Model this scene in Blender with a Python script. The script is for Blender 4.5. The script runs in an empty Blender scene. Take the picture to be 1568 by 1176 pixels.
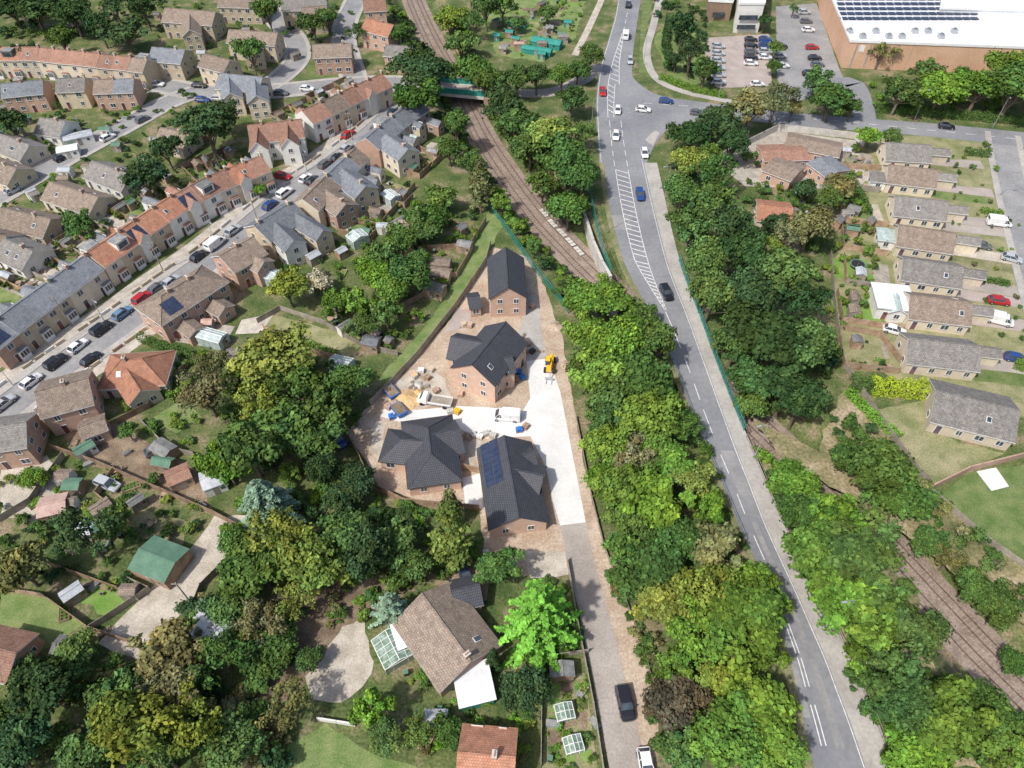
import bpy, math, random
import numpy as np
from mathutils import Vector
random.seed(7); rng=np.random.default_rng(7)
R=random
# ---------------------------------------------------------------- survey: photo measurement -> ground metres
F=1089.0; PITCH=math.radians(48.7); CAMH=100.0
CT,ST=math.cos(PITCH),math.sin(PITCH)
def G(u,v,h=0.0):
    x=(u-784)/F; y=(588-v)/F
    dz=-ST+y*CT; t=(CAMH-h)/-dz
    return Vector((x*t,(CT+y*ST)*t,h))
def PXM(v,h=0.0):
    y=(588-v)/F
    return F*(ST-y*CT)/(CAMH-h)
def GP(pts,h=0.0): return [G(p[0],p[1],h) for p in pts]
scene=bpy.context.scene
col=scene.collection
# ---------------------------------------------------------------- materials
def newmat(name):
    m=bpy.data.materials.new(name); m.use_nodes=True
    nt=m.node_tree; bs=nt.nodes['Principled BSDF']; bs.inputs['Specular IOR Level'].default_value=0.25
    return m,nt,bs
def c4(c): return (c[0],c[1],c[2],1)
def nmat(name,c1,c2,scale=0.5,rough=0.85,c3=None,scale2=6.0,bump=0.0,fine=0.25,objrand=0.0,metal=0.0,spec=0.25):
    m,nt,bs=newmat(name); N=nt.nodes; Lk=nt.links
    tc=N.new('ShaderNodeTexCoord')
    n1=N.new('ShaderNodeTexNoise'); n1.inputs['Scale'].default_value=scale; n1.inputs['Detail'].default_value=6; n1.inputs['Roughness'].default_value=0.6
    Lk.new(tc.outputs['Object'],n1.inputs['Vector'])
    r=N.new('ShaderNodeValToRGB'); r.color_ramp.elements[0].position=0.36; r.color_ramp.elements[0].color=c4(c1)
    r.color_ramp.elements[1].position=0.64; r.color_ramp.elements[1].color=c4(c2)
    if c3:
        e=r.color_ramp.elements.new(0.52); e.color=c4(c3)
    Lk.new(n1.outputs['Fac'],r.inputs['Fac'])
    n2=N.new('ShaderNodeTexNoise'); n2.inputs['Scale'].default_value=scale2; n2.inputs['Detail'].default_value=4
    Lk.new(tc.outputs['Object'],n2.inputs['Vector'])
    mr=N.new('ShaderNodeMapRange'); mr.inputs['From Min'].default_value=0.3; mr.inputs['From Max'].default_value=0.7
    mr.inputs['To Min'].default_value=1-fine; mr.inputs['To Max'].default_value=1+fine
    Lk.new(n2.outputs['Fac'],mr.inputs['Value'])
    mx=N.new('ShaderNodeMix'); mx.data_type='RGBA'; mx.blend_type='MULTIPLY'; mx.inputs['Factor'].default_value=1
    Lk.new(r.outputs['Color'],mx.inputs['A']); Lk.new(mr.outputs['Result'],mx.inputs['B'])
    out=mx.outputs['Result']
    if objrand>0:
        oi=N.new('ShaderNodeObjectInfo'); m2=N.new('ShaderNodeMapRange')
        m2.inputs['To Min'].default_value=1-objrand; m2.inputs['To Max'].default_value=1+objrand
        Lk.new(oi.outputs['Random'],m2.inputs['Value'])
        x2=N.new('ShaderNodeMix'); x2.data_type='RGBA'; x2.blend_type='MULTIPLY'; x2.inputs['Factor'].default_value=1
        Lk.new(out,x2.inputs['A']); Lk.new(m2.outputs['Result'],x2.inputs['B']); out=x2.outputs['Result']
    Lk.new(out,bs.inputs['Base Color']); bs.inputs['Roughness'].default_value=rough; bs.inputs['Metallic'].default_value=metal
    bs.inputs['Specular IOR Level'].default_value=spec
    if bump>0:
        b=N.new('ShaderNodeBump'); b.inputs['Strength'].default_value=bump; b.inputs['Distance'].default_value=0.2
        Lk.new(n2.outputs['Fac'],b.inputs['Height']); Lk.new(b.outputs['Normal'],bs.inputs['Normal'])
    return m
def tmat(name,c1,c2,mort,bw,rh,ms=0.02,rough=0.8,stain=0.3,objrand=0.18,lichen=None,lich=0.7):
    """tiles / bricks on metre UVs"""
    m,nt,bs=newmat(name); N=nt.nodes; Lk=nt.links
    uv=N.new('ShaderNodeUVMap'); br=N.new('ShaderNodeTexBrick')
    br.inputs['Scale'].default_value=1; br.inputs['Brick Width'].default_value=bw; br.inputs['Row Height'].default_value=rh
    br.inputs['Mortar Size'].default_value=ms; br.inputs['Color1'].default_value=c4(c1); br.inputs['Color2'].default_value=c4(c2); br.inputs['Mortar'].default_value=c4(mort)
    Lk.new(uv.outputs['UV'],br.inputs['Vector'])
    tc=N.new('ShaderNodeTexCoord'); n=N.new('ShaderNodeTexNoise'); n.inputs['Scale'].default_value=0.9; n.inputs['Detail'].default_value=8; n.inputs['Roughness'].default_value=0.7
    Lk.new(tc.outputs['Object'],n.inputs['Vector'])
    mr=N.new('ShaderNodeMapRange'); mr.inputs['From Min'].default_value=0.3; mr.inputs['From Max'].default_value=0.7; mr.inputs['To Min'].default_value=1-stain; mr.inputs['To Max'].default_value=1+stain
    Lk.new(n.outputs['Fac'],mr.inputs['Value'])
    oi=N.new('ShaderNodeObjectInfo'); m2=N.new('ShaderNodeMapRange'); m2.inputs['To Min'].default_value=1-objrand; m2.inputs['To Max'].default_value=1+objrand
    Lk.new(oi.outputs['Random'],m2.inputs['Value'])
    mu=N.new('ShaderNodeMath'); mu.operation='MULTIPLY'; Lk.new(mr.outputs['Result'],mu.inputs[0]); Lk.new(m2.outputs['Result'],mu.inputs[1])
    mx=N.new('ShaderNodeMix'); mx.data_type='RGBA'; mx.blend_type='MULTIPLY'; mx.inputs['Factor'].default_value=1
    Lk.new(br.outputs['Color'],mx.inputs['A']); Lk.new(mu.outputs['Value'],mx.inputs['B']); out=mx.outputs['Result']
    if lichen:
        n3=N.new('ShaderNodeTexNoise'); n3.inputs['Scale'].default_value=2.2; n3.inputs['Detail'].default_value=8; n3.inputs['Roughness'].default_value=0.75
        Lk.new(tc.outputs['Object'],n3.inputs['Vector'])
        rr=N.new('ShaderNodeMapRange'); rr.inputs['From Min'].default_value=0.50; rr.inputs['From Max'].default_value=0.68; rr.inputs['To Max'].default_value=lich
        Lk.new(n3.outputs['Fac'],rr.inputs['Value'])
        x3=N.new('ShaderNodeMix'); x3.data_type='RGBA'; Lk.new(rr.outputs['Result'],x3.inputs['Factor']); Lk.new(out,x3.inputs['A']); x3.inputs['B'].default_value=c4(lichen); out=x3.outputs['Result']
    Lk.new(out,bs.inputs['Base Color']); bs.inputs['Roughness'].default_value=rough
    return m
M={}
M['ground']=nmat('rough_ground',(0.06,0.095,0.028),(0.25,0.20,0.13),0.18,0.95,(0.115,0.14,0.05),2.5,0.4,0.4)
M['lawn']=nmat('lawn_grass',(0.10,0.16,0.045),(0.19,0.225,0.09),0.35,0.95,None,5,0.3,0.25,0.2)
M['lawn_b']=nmat('lawn_bright',(0.12,0.23,0.04),(0.20,0.29,0.08),0.3,0.95,None,5,0.2,0.15)
M['lawn_dry']=nmat('lawn_dry',(0.16,0.18,0.075),(0.30,0.275,0.16),0.25,0.95,None,4,0.3,0.25,0.15)
M['scrub']=nmat('scrub_ground',(0.11,0.12,0.05),(0.38,0.31,0.21),0.12,0.95,(0.24,0.21,0.11),2.0,0.4,0.35)
M['dirt']=nmat('site_soil',(0.37,0.275,0.20),(0.50,0.41,0.32),0.22,0.95,None,2.5,0.4,0.22)
M['dirt_d']=nmat('garden_soil',(0.17,0.125,0.085),(0.30,0.23,0.16),0.4,0.95,None,4,0.4,0.3,0.2)
M['conc']=nmat('fresh_concrete',(0.60,0.60,0.58),(0.70,0.69,0.67),0.2,0.8,None,2,0.1,0.06)
M['conc_old']=nmat('old_concrete',(0.36,0.32,0.26),(0.52,0.47,0.40),0.4,0.9,None,4,0.2,0.2)
M['paving']=nmat('patio_paving',(0.32,0.29,0.25),(0.48,0.44,0.38),0.6,0.9,None,5,0.2,0.2,0.25)
M['pinkpave']=nmat('pink_block_paving',(0.33,0.28,0.25),(0.42,0.36,0.33),0.3,0.9,None,4,0.1,0.15)
M['asph']=nmat('asphalt',(0.19,0.195,0.21),(0.255,0.26,0.27),0.07,0.9,None,1.2,0.1,0.10)
M['asph2']=nmat('street_asphalt',(0.22,0.22,0.225),(0.305,0.30,0.295),0.15,0.9,None,1.5,0.1,0.12)
M['drive']=nmat('drive_tarmac',(0.30,0.265,0.235),(0.41,0.37,0.33),0.15,0.9,None,3,0.1,0.14)
M['foot']=nmat('footway_tarmac',(0.33,0.31,0.285),(0.43,0.41,0.38),0.2,0.9,None,2,0.1,0.12)
M['kerb']=nmat('kerb_stone',(0.36,0.35,0.32),(0.46,0.45,0.42),1,0.9)
M['line']=nmat('road_paint',(0.60,0.60,0.58),(0.80,0.80,0.78),1.2,0.6,None,8,0,0.15)
M['ballast']=nmat('ballast',(0.22,0.17,0.135),(0.33,0.265,0.22),0.3,0.95,None,3,0.6,0.25)
M['rail']=nmat('rail_steel',(0.15,0.10,0.075),(0.24,0.18,0.15),0.8,0.5,None,4,0,0.1,0,0.3)
M['sleeper']=nmat('sleeper_concrete',(0.24,0.19,0.155),(0.35,0.29,0.245),2,0.9)
M['rt_orange']=tmat('orange_roof_tile',(0.36,0.165,0.10),(0.44,0.215,0.135),(0.22,0.11,0.075),0.35,0.33,0.03,lichen=(0.32,0.23,0.17),lich=.5)
M['rt_redbrown']=tmat('redbrown_roof_tile',(0.27,0.145,0.105),(0.35,0.195,0.14),(0.16,0.095,0.07),0.35,0.33,0.03,lichen=(0.32,0.27,0.21),lich=.5)
M['rt_brown']=tmat('brown_roof_tile',(0.20,0.155,0.125),(0.28,0.22,0.175),(0.13,0.10,0.08),0.4,0.36,0.035,lichen=(0.36,0.32,0.25))
M['rt_grey']=tmat('grey_roof_tile',(0.19,0.18,0.17),(0.265,0.25,0.235),(0.13,0.12,0.11),0.4,0.36,0.035,lichen=(0.36,0.33,0.27))
M['rt_slate']=tmat('slate_roof',(0.15,0.165,0.19),(0.215,0.23,0.255),(0.10,0.11,0.12),0.3,0.28,0.02,lichen=(0.32,0.30,0.26),lich=.5)
M['rt_black']=tmat('black_roof_tile',(0.068,0.071,0.084),(0.088,0.092,0.106),(0.035,0.037,0.045),0.33,0.38,0.05,0.6,0.15,0.06)
M['br_red']=tmat('red_brick',(0.42,0.23,0.16),(0.52,0.31,0.22),(0.42,0.36,0.30),0.225,0.075,0.012,0.9,0.15)
M['br_new']=tmat('new_brick',(0.50,0.30,0.215),(0.62,0.40,0.30),(0.50,0.42,0.34),0.225,0.075,0.012,0.9,0.12)
M['br_buff']=tmat('buff_brick',(0.52,0.41,0.26),(0.62,0.51,0.35),(0.5,0.45,0.36),0.225,0.075,0.012,0.9,0.18)
M['br_cream']=tmat('pale_buff_brick',(0.60,0.51,0.39),(0.70,0.61,0.48),(0.56,0.5,0.4),0.225,0.075,0.012,0.9,0.12)
M['br_dark']=tmat('brown_brick',(0.28,0.17,0.11),(0.36,0.23,0.155),(0.3,0.25,0.2),0.225,0.075,0.012,0.9,0.15)
M['render']=nmat('white_render',(0.66,0.65,0.60),(0.76,0.75,0.71),0.5,0.85,None,3,0,0.06,0.08)
M['white']=nmat('white_paint',(0.72,0.72,0.71),(0.80,0.80,0.79),1,0.5,None,5,0,0.04)
M['glass']=nmat('window_glass',(0.03,0.04,0.05),(0.08,0.10,0.12),0.8,0.12,None,3,0,0.1,0,0,0.6)
M['ghglass']=nmat('greenhouse_glass',(0.28,0.36,0.34),(0.50,0.58,0.56),0.8,0.2,None,3,0,0.1,0,0,0.6)
M['solar']=nmat('solar_panel',(0.025,0.035,0.07),(0.04,0.055,0.10),0.6,0.25,None,3,0,0.1,0,0,0.5)
M['door']=nmat('door_paint',(0.06,0.08,0.12),(0.22,0.07,0.05),0.05,0.5,None,3,0,0.1,0.5)
M['pot']=nmat('chimney_pot',(0.45,0.22,0.12),(0.55,0.30,0.18),1)
M['wood']=nmat('fence_timber',(0.26,0.17,0.11),(0.42,0.31,0.22),0.6,0.9,None,6,0,0.25,0.25)
M['wood_g']=nmat('weathered_timber',(0.24,0.21,0.17),(0.36,0.32,0.27),0.6,0.9,None,6,0,0.25,0.2)
M['felt']=nmat('shed_felt',(0.14,0.15,0.155),(0.28,0.275,0.26),0.8,0.9,None,5,0,0.2,0.35)
M['felt_g']=nmat('green_felt',(0.09,0.18,0.125),(0.13,0.235,0.165),0.5,0.85,None,5,0,0.15)
M['corr']=nmat('corrugated_sheet',(0.34,0.37,0.40),(0.5,0.52,0.54),0.7,0.5,None,6,0,0.2,0.1)
M['pinkcorr']=nmat('faded_red_sheet',(0.42,0.27,0.22),(0.52,0.38,0.33),0.7,0.7,None,6,0,0.2,0.1)
M['teal']=nmat('teal_paint',(0.03,0.22,0.18),(0.05,0.29,0.24),0.6,0.6,None,6,0,0.15)
M['metalw']=nmat('pale_roof_sheet',(0.62,0.64,0.66),(0.76,0.77,0.78),0.12,0.5,None,1,0,0.08)
M['clad']=nmat('orange_brick_cladding',(0.55,0.34,0.22),(0.63,0.41,0.28),0.1,0.85,None,2,0,0.08)
M['steel']=nmat('galvanised_steel',(0.38,0.40,0.42),(0.5,0.52,0.54),1,0.4,None,5,0,0.1,0,0.4)
M['tyre']=nmat('tyre_rubber',(0.02,0.02,0.02),(0.035,0.035,0.035),3)
M['yellow']=nmat('plant_yellow',(0.72,0.42,0.02),(0.80,0.50,0.04),1,0.5)
M['blue']=nmat('blue_tarpaulin',(0.03,0.14,0.45),(0.06,0.22,0.60),1,0.5,None,4,0,0.2)
M['sand']=nmat('building_sand',(0.58,0.38,0.18),(0.66,0.46,0.25),1,0.95)
M['red']=nmat('red_sign',(0.6,0.03,0.08),(0.65,0.04,0.1),1)
M['stone']=nmat('concrete_wall',(0.44,0.42,0.38),(0.58,0.56,0.51),0.5,0.9,None,4,0,0.12)
M['bark']=nmat('bark',(0.13,0.10,0.075),(0.22,0.18,0.14),2,0.95)
M['bed']=nmat('vegetable_rows',(0.06,0.13,0.03),(0.22,0.17,0.10),1.2,0.95,(0.13,0.20,0.05),5,0.4,0.3,0.4)
# object-colour materials
def leafmat():
    m,nt,bs=newmat('foliage'); N=nt.nodes; Lk=nt.links
    oi=N.new('ShaderNodeObjectInfo'); at=N.new('ShaderNodeAttribute'); at.attribute_name='tint'
    mx=N.new('ShaderNodeMix'); mx.data_type='RGBA'; mx.blend_type='MULTIPLY'; mx.inputs['Factor'].default_value=1
    Lk.new(oi.outputs['Color'],mx.inputs['A']); Lk.new(at.outputs['Color'],mx.inputs['B'])
    N.remove(bs); d=N.new('ShaderNodeBsdfDiffuse'); Lk.new(mx.outputs['Result'],d.inputs['Color']); Lk.new(d.outputs['BSDF'],N['Material Output'].inputs['Surface'])
    return m
M['leaf']=leafmat()
def paintmat():
    m,nt,bs=newmat('car_paint'); oi=nt.nodes.new('ShaderNodeObjectInfo')
    nt.links.new(oi.outputs['Color'],bs.inputs['Base Color']); bs.inputs['Roughness'].default_value=0.28; bs.inputs['Specular IOR Level'].default_value=0.5
    bs.inputs['Coat Weight'].default_value=0.4
    return m
M['paint']=paintmat()
# ---------------------------------------------------------------- mesh builder
class MB:
    def __init__(s): s.V=[];s.F=[];s.I=[];s.mats=[]
    def mi(s,k):
        if k not in s.mats: s.mats.append(k)
        return s.mats.index(k)
    def face(s,pts,mat):
        n=len(s.V); s.V+= [tuple(p) for p in pts]; s.F.append(tuple(range(n,n+len(pts)))); s.I.append(s.mi(mat))
    def box(s,c,hx,hy,hz,mat,ex=Vector((1,0,0)),ez=Vector((0,0,1)),taper=1.0):
        c=Vector(c); ey=ez.cross(ex)
        P=[]
        for k in (-1,1):
            t=1.0 if k<0 else taper
            for a,b in ((-1,-1),(1,-1),(1,1),(-1,1)): P.append(c+ex*(a*hx*t)+ey*(b*hy*t)+ez*(k*hz))
        n=len(s.V); s.V+=[tuple(p) for p in P]; i=s.mi(mat)
        for f in ((0,3,2,1),(4,5,6,7),(0,1,5,4),(1,2,6,5),(2,3,7,6),(3,0,4,7)):
            s.F.append(tuple(n+k for k in f)); s.I.append(i)
    def cyl(s,a,b,r1,r2,mat,n=8,cap=True):
        a=Vector(a);b=Vector(b); d=(b-a).normalized(); t=Vector((1,0,0)) if abs(d.x)<0.9 else Vector((0,1,0))
        e1=d.cross(t).normalized(); e2=d.cross(e1); k=len(s.V); i=s.mi(mat)
        for p,r in ((a,r1),(b,r2)):
            for j in range(n):
                an=2*math.pi*j/n; s.V.append(tuple(p+e1*(r*math.cos(an))+e2*(r*math.sin(an))))
        for j in range(n):
            s.F.append((k+j,k+n+j,k+n+(j+1)%n,k+(j+1)%n)); s.I.append(i)
        if cap:
            s.F.append(tuple(k+n+j for j in range(n))[::-1]); s.I.append(i); s.F.append(tuple(k+j for j in range(n))); s.I.append(i)
    def mesh(s,name):
        me=bpy.data.meshes.new(name); me.from_pydata(s.V,[],s.F)
        for k in s.mats: me.materials.append(M[k])
        me.polygons.foreach_set('material_index',s.I)
        uv=me.uv_layers.new(name='UVMap'); Z=Vector((0,0,1)); data=[0.0]*(2*len(me.loops))
        for p in me.polygons:
            n=p.normal
            if abs(n.z)>0.97: t=Vector((1,0,0)); b=Vector((0,1,0))
            else: t=Z.cross(n).normalized(); b=n.cross(t)
            for li in p.loop_indices:
                co=me.vertices[me.loops[li].vertex_index].co
                data[2*li]=co.dot(t); data[2*li+1]=co.dot(b)
        uv.data.foreach_set('uv',data)
        return me
    def obj(s,name,parent=None,loc=None):
        if not s.F: return None
        o=bpy.data.objects.new(name,s.mesh(name)); col.objects.link(o)
        if loc is not None: o.location=loc
        if parent: o.parent=parent
        return o
def empty(name,loc):
    e=bpy.data.objects.new(name,None); e.location=loc; e.empty_display_size=0.5; col.objects.link(e); return e
# ---------------------------------------------------------------- terrain with railway cutting
RD=-3.6
RAILPX=[(600,-90),(618,-40),(633,0),(655,50),(683,103),(708,150),(738,210),(777,270),(822,330),(865,377),(908,420),(960,470),(1030,535),(1140,637),(1250,740),(1350,835),(1430,920),(1500,995),(1568,1062),(1680,1170),(1800,1290)]
def catmull(P,k):
    out=[]
    for i in range(len(P)-1):
        p0=P[max(i-1,0)];p1=P[i];p2=P[i+1];p3=P[min(i+2,len(P)-1)]
        for j in range(k):
            t=j/k
            out.append(0.5*((2*p1)+(p2-p0)*t+(2*p0-5*p1+4*p2-p3)*t*t+(3*p1-p0-3*p2+p3)*t*t*t))
    out.append(P[-1].copy()); return out
RAIL=catmull(GP(RAILPX,RD),3)
ra=np.array([[p.x,p.y] for p in RAIL])
def raildist(X,Y):
    d=np.full(X.shape,1e9)
    for a,b in zip(ra[:-1],ra[1:]):
        ab=b-a; L=ab@ab
        t=np.clip(((X-a[0])*ab[0]+(Y-a[1])*ab[1])/L,0,1)
        d=np.minimum(d,np.hypot(X-a[0]-t*ab[0],Y-a[1]-t*ab[1]))
    return d
def terr(X,Y):
    d=raildist(X,Y); s=np.clip((d-4.8)/5.0,0,1); s=s*s*(3-2*s)
    return RD*(1-s)
def tz(x,y): return float(terr(np.array([x]),np.array([y]))[0])
def ground():
    xs=np.concatenate([[-3000,-1500,-800,-450,-320],np.arange(-250,250.1,1.6),[320,450,800,1500,3000]])
    ys=np.concatenate([[-1500,-600,-200,-60],np.arange(-10,330.1,1.6),[380,460,600,900,1500,3000]])
    X,Y=np.meshgrid(xs,ys); Z=terr(X,Y); nx,ny=len(xs),len(ys)
    V=np.stack([X,Y,Z],-1).reshape(-1,3)
    i=np.arange(nx-1); j=np.arange(ny-1); I,J=np.meshgrid(i,j); a=(J*nx+I).ravel()
    Fq=np.stack([a,a+1,a+nx+1,a+nx],1)
    me=bpy.data.meshes.new('ground'); me.vertices.add(len(V)); me.vertices.foreach_set('co',V.ravel())
    me.loops.add(Fq.size); me.polygons.add(len(Fq)); me.polygons.foreach_set('loop_start',np.arange(len(Fq))*4); me.loops.foreach_set('vertex_index',Fq.ravel())
    me.update(calc_edges=True); me.materials.append(M['ground']); o=bpy.data.objects.new('ground',me); col.objects.link(o)
ground()
# ---------------------------------------------------------------- patches and ribbons
def wobble(P,amp,step=1.5):
    out=[]
    for i in range(len(P)):
        a=P[i];b=P[(i+1)%len(P)]; n=max(1,int((b-a).length/step))
        for j in range(n):
            q=a+(b-a)*(j/n)
            out.append(q+Vector((R.uniform(-amp,amp),R.uniform(-amp,amp),0)))
    return out
LAY=[0]
def patch(name,px,mat,z=0.02,amp=0.0,world=False):
    P=[Vector((p.x,p.y,0)) for p in (px if world else GP(px))]
    if amp>0: P=wobble(P,amp)
    LAY[0]=(LAY[0]+1)%12
    b=MB(); b.face([Vector((p.x,p.y,z+LAY[0]*0.0011)) for p in P],mat)
    o=b.obj(name)
    me=o.data
    if me.polygons[0].normal.z<0: me.flip_normals()
    return o
def ribbon(name,Lp,Rp,mat,z,thick=0.0,side='kerb',sideL=True):
    b=MB()
    for i in range(len(Lp)-1):
        a,c=Lp[i],Lp[i+1]; d,e=Rp[i],Rp[i+1]
        q=lambda p,zz: Vector((p.x,p.y,zz))
        b.face([q(a,z),q(d,z),q(e,z),q(c,z)],mat)
        if thick>0:
            b.face([q(a,z),q(c,z),q(c,z-thick),q(a,z-thick)],side); b.face([q(d,z),q(d,z-thick),q(e,z-thick),q(e,z)],side)
    o=b.obj(name); return o
def offs(P,d):
    out=[]
    for i,p in enumerate(P):
        t=(P[min(i+1,len(P)-1)]-P[max(i-1,0)]); t.z=0; t.normalize(); n=Vector((t.y,-t.x,0)); out.append(p+n*d)
    return out
def street(name,px,w,mat='asph2',pave=1.7,z=0.04,k=4):
    C=catmull(GP(px),k); ribbon(name,offs(C,-w/2),offs(C,w/2),mat,z)
    if pave:
        for s in (-1,1):
            ribbon('pavement',offs(C,s*w/2) if s>0 else offs(C,s*(w/2+pave)),offs(C,s*(w/2+pave)) if s>0 else offs(C,s*w/2),'foot',z+0.11,0.12)
    return C
# main road
RL=[(950,-25),(943,20),(932,60),(920,100),(913,150),(914,200),(918,250),(924,300),(933,350),(947,400),(966,440),(988,480),(1012,530),(1032,580),(1050,630),(1074,690),(1096,740),(1120,800),(1145,860),(1166,910),(1182,960),(1197,1010),(1208,1060),(1219,1110),(1232,1176),(1246,1270)]
RR=[(985,-25),(978,20),(972,60),(968,100),(970,150),(976,200),(986,250),(997,300),(1009,350),(1022,400),(1036,440),(1052,480),(1070,530),(1088,580),(1106,630),(1128,690),(1148,740),(1171,800),(1198,860),(1221,910),(1243,960),(1265,1010),(1284,1060),(1303,1110),(1326,1176),(1360,1270)]
ML=catmull(GP(RL),6); MR=catmull(GP(RR),6)
ribbon('main_road',ML,MR,'asph',0.06)
NS=len(ML)
def rp(s,f):
    i=min(int(s),NS-2); t=s-i
    a=ML[i].lerp(ML[i+1],t); b=MR[i].lerp(MR[i+1],t); return a.lerp(b,f)
def st(v):   # station for image row along left edge
    for i in range(len(RL)-1):
        if RL[i][1]<=v<=RL[i+1][1]: return 6*(i+(v-RL[i][1])/(RL[i+1][1]-RL[i][1]))
    return 0
mk=MB()
def mline(f0,f1,v0,v1,w=0.12,dash=0,gap=0):
    s0,s1=st(v0),st(v1); acc=0; ds=0.25; s=s0
    prev=rp(s0,f0)
    while s<s1:
        s2=min(s+ds,s1); f=f0+(f1-f0)*(s2-s0)/(s1-s0); cur=rp(s2,f); d=cur-prev; l=d.length
        if l>1e-4:
            n=Vector((d.y,-d.x,0)).normalized()*w/2
            if dash==0 or (acc%(dash+gap))<dash:
                mk.face([Vector((p.x,p.y,0.072)) for p in (prev-n,prev+n,cur+n,cur-n)],'line')
            acc+=l
        prev=cur; s=s2
def hatch(fa0,fb0,fa1,fb1,v0,v1,step=0.9):
    mline(fa0,fa1,v0,v1,0.14); mline(fb0,fb1,v0,v1,0.14)
    s0,s1=st(v0),st(v1); s=s0
    while s<s1-step:
        t=(s-s0)/(s1-s0); a=rp(s,fa0+(fa1-fa0)*t); c=rp(s+step*0.8,fb0+(fb1-fb0)*t)
        d=c-a; n=Vector((d.y,-d.x,0)).normalized()*0.11
        if d.length>0.5: mk.face([Vector((p.x,p.y,0.072)) for p in (a-n,a+n,c+n,c-n)],'line')
        s+=step
mline(0.5,0.5,-20,50,0.12,4,2); hatch(0.47,0.53,0.3,0.62,50,130); hatch(0.3,0.5,0.3,0.45,130,180)
mline(0.33,0.33,185,255,0.12,3,2); mline(0.62,0.62,185,255,0.12,3,2)
hatch(0.34,0.62,0.34,0.60,260,400); hatch(0.34,0.60,0.50,0.54,400,475)
mline(0.5,0.5,478,640,0.14,4,2.5); mline(0.5,0.5,640,930,0.12,4,4)
for (a,b) in ((955,1000),(1008,1052),(1080,1145)):
    hatch(0.36,0.44,0.36,0.44,a,b,50)
mline(0.04,0.04,-20,1176,0.1,0,0); mline(0.97,0.97,240,1176,0.1)
# resurfaced strips
b=MB()
def rpatch(f0,f1,v0,v1,mat,z):
    s0,s1=st(v0),st(v1); n=8
    for i in range(n):
        a=s0+(s1-s0)*i/n; c=s0+(s1-s0)*(i+1)/n
        b.face([Vector((p.x,p.y,z)) for p in (rp(a,f0),rp(a,f1),rp(c,f1),rp(c,f0))],mat)
rpatch(0.12,0.24,500,900,'asph','' or 0.0645); rpatch(0.55,0.9,690,760,'asph2',0.065); rpatch(0.1,0.45,330,352,'asph2',0.065); rpatch(0.6,0.75,800,1150,'asph2',0.065); rpatch(0.08,0.3,990,1100,'asph2',0.0655)
b.obj('road_surface_repairs')
# footway right
FRp=[(1006,250),(1017,300),(1028,350),(1041,400),(1055,440),(1071,480),(1089,530),(1108,580),(1128,630),(1153,690),(1174,740),(1200,800),(1230,860),(1256,910),(1280,960),(1303,1010),(1324,1060),(1345,1110),(1370,1176),(1406,1270)]
FR=catmull(GP(FRp),6); ribbon('roadside_footway',[p.copy() for p in MR[36:36+len(FR)]],FR,'foot',0.17,0.16)
FL=offs(ML,-1.1)
ribbon('grass_verge',FL[36:],ML[36:],'lawn_dry',0.15,0.14)
ribbon('road_bridge_deck',offs(ML,-1.6)[52:86],offs(FR,0.4)[16:50],'stone',0.02,1.3,'stone')
# side road and junction
SU=[(955,95),(975,125),(1010,146),(1080,157),(1150,166),(1250,176),(1330,182),(1450,191),(1568,203),(1700,218)]
SL=[(985,262),(1003,222),(1025,198),(1080,184),(1150,186),(1250,196),(1350,203),(1450,212),(1568,226),(1700,244)]
ribbon('side_road',catmull(GP(SU),5),catmull(GP(SL),5),'asph',0.045)
patch('traffic_island',[(987,215),(1003,200),(1010,204),(1000,225)],'foot',0.16)
for a,b in ((( 985,158),(1060,163)),((1060,166),(1150,174)),((1160,175),(1320,189)),((1330,190),(1568,214))):
    A=G(*a);Bq=G(*b); d=(Bq-A); L=d.length; d.normalize(); n=Vector((d.y,-d.x,0))*0.07; t=0
    while t<L-2:
        p=A+d*t;q=A+d*(t+2.5); mk.face([Vector((x.x,x.y,0.06)) for x in (p-n,p+n,q+n,q-n)],'line'); t+=5
mo=mk.obj('road_markings')
# other streets
S1=street('terrace_street',[(-90,700),(-20,648),(65,582),(130,536),(200,487),(262,441),(335,388),(400,332),(452,290),(505,255),(560,212),(605,168),(622,132)],6.8,'asph2',1.8)
for s in (-1,1):
    a,c=offs(S1,s*5.22),offs(S1,s*(8.6 if s<0 else 8.0)); ribbon('front_forecourt',a if s>0 else c,c if s>0 else a,'paving',0.05)
street('cross_street',[(238,128),(300,140),(370,142),(440,138),(520,130),(600,127),(680,134)],6.5,'asph2',1.4,0.043)
street('bridge_lane',[(680,134),(712,137),(745,140),(800,143),(850,140),(895,120),(918,100)],5,'drive',0,0.05)
street('back_street',[(-60,335),(0,300),(60,265),(130,226),(200,188),(255,158),(300,141)],6,'asph2',1.4,0.041)
street('close_road',[(395,140),(430,118),(455,90),(450,60),(425,32),(405,0),(400,-20)],6,'asph2',1.2,0.042)
street('close_road',[(545,128),(530,80),(528,40),(545,0),(555,-30)],6,'asph2',1.2,0.042)
street('estate_road',[(1535,205),(1543,250),(1556,310),(1575,380),(1600,470),(1640,600)],6,'asph2',1.5,0.042)
street('car_park_road',[(1325,186),(1318,150),(1300,125),(1240,140),(1205,150)],6,'asph',0,0.05)
street('slip_path',[(1012,-10),(1000,40),(990,80),(1003,118),(1045,140),(1120,156)],2.4,'foot',0,0.05)
street('foot_path',[(930,-20),(912,20),(898,50),(880,85)],2.2,'conc_old',0,0.05)
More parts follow.
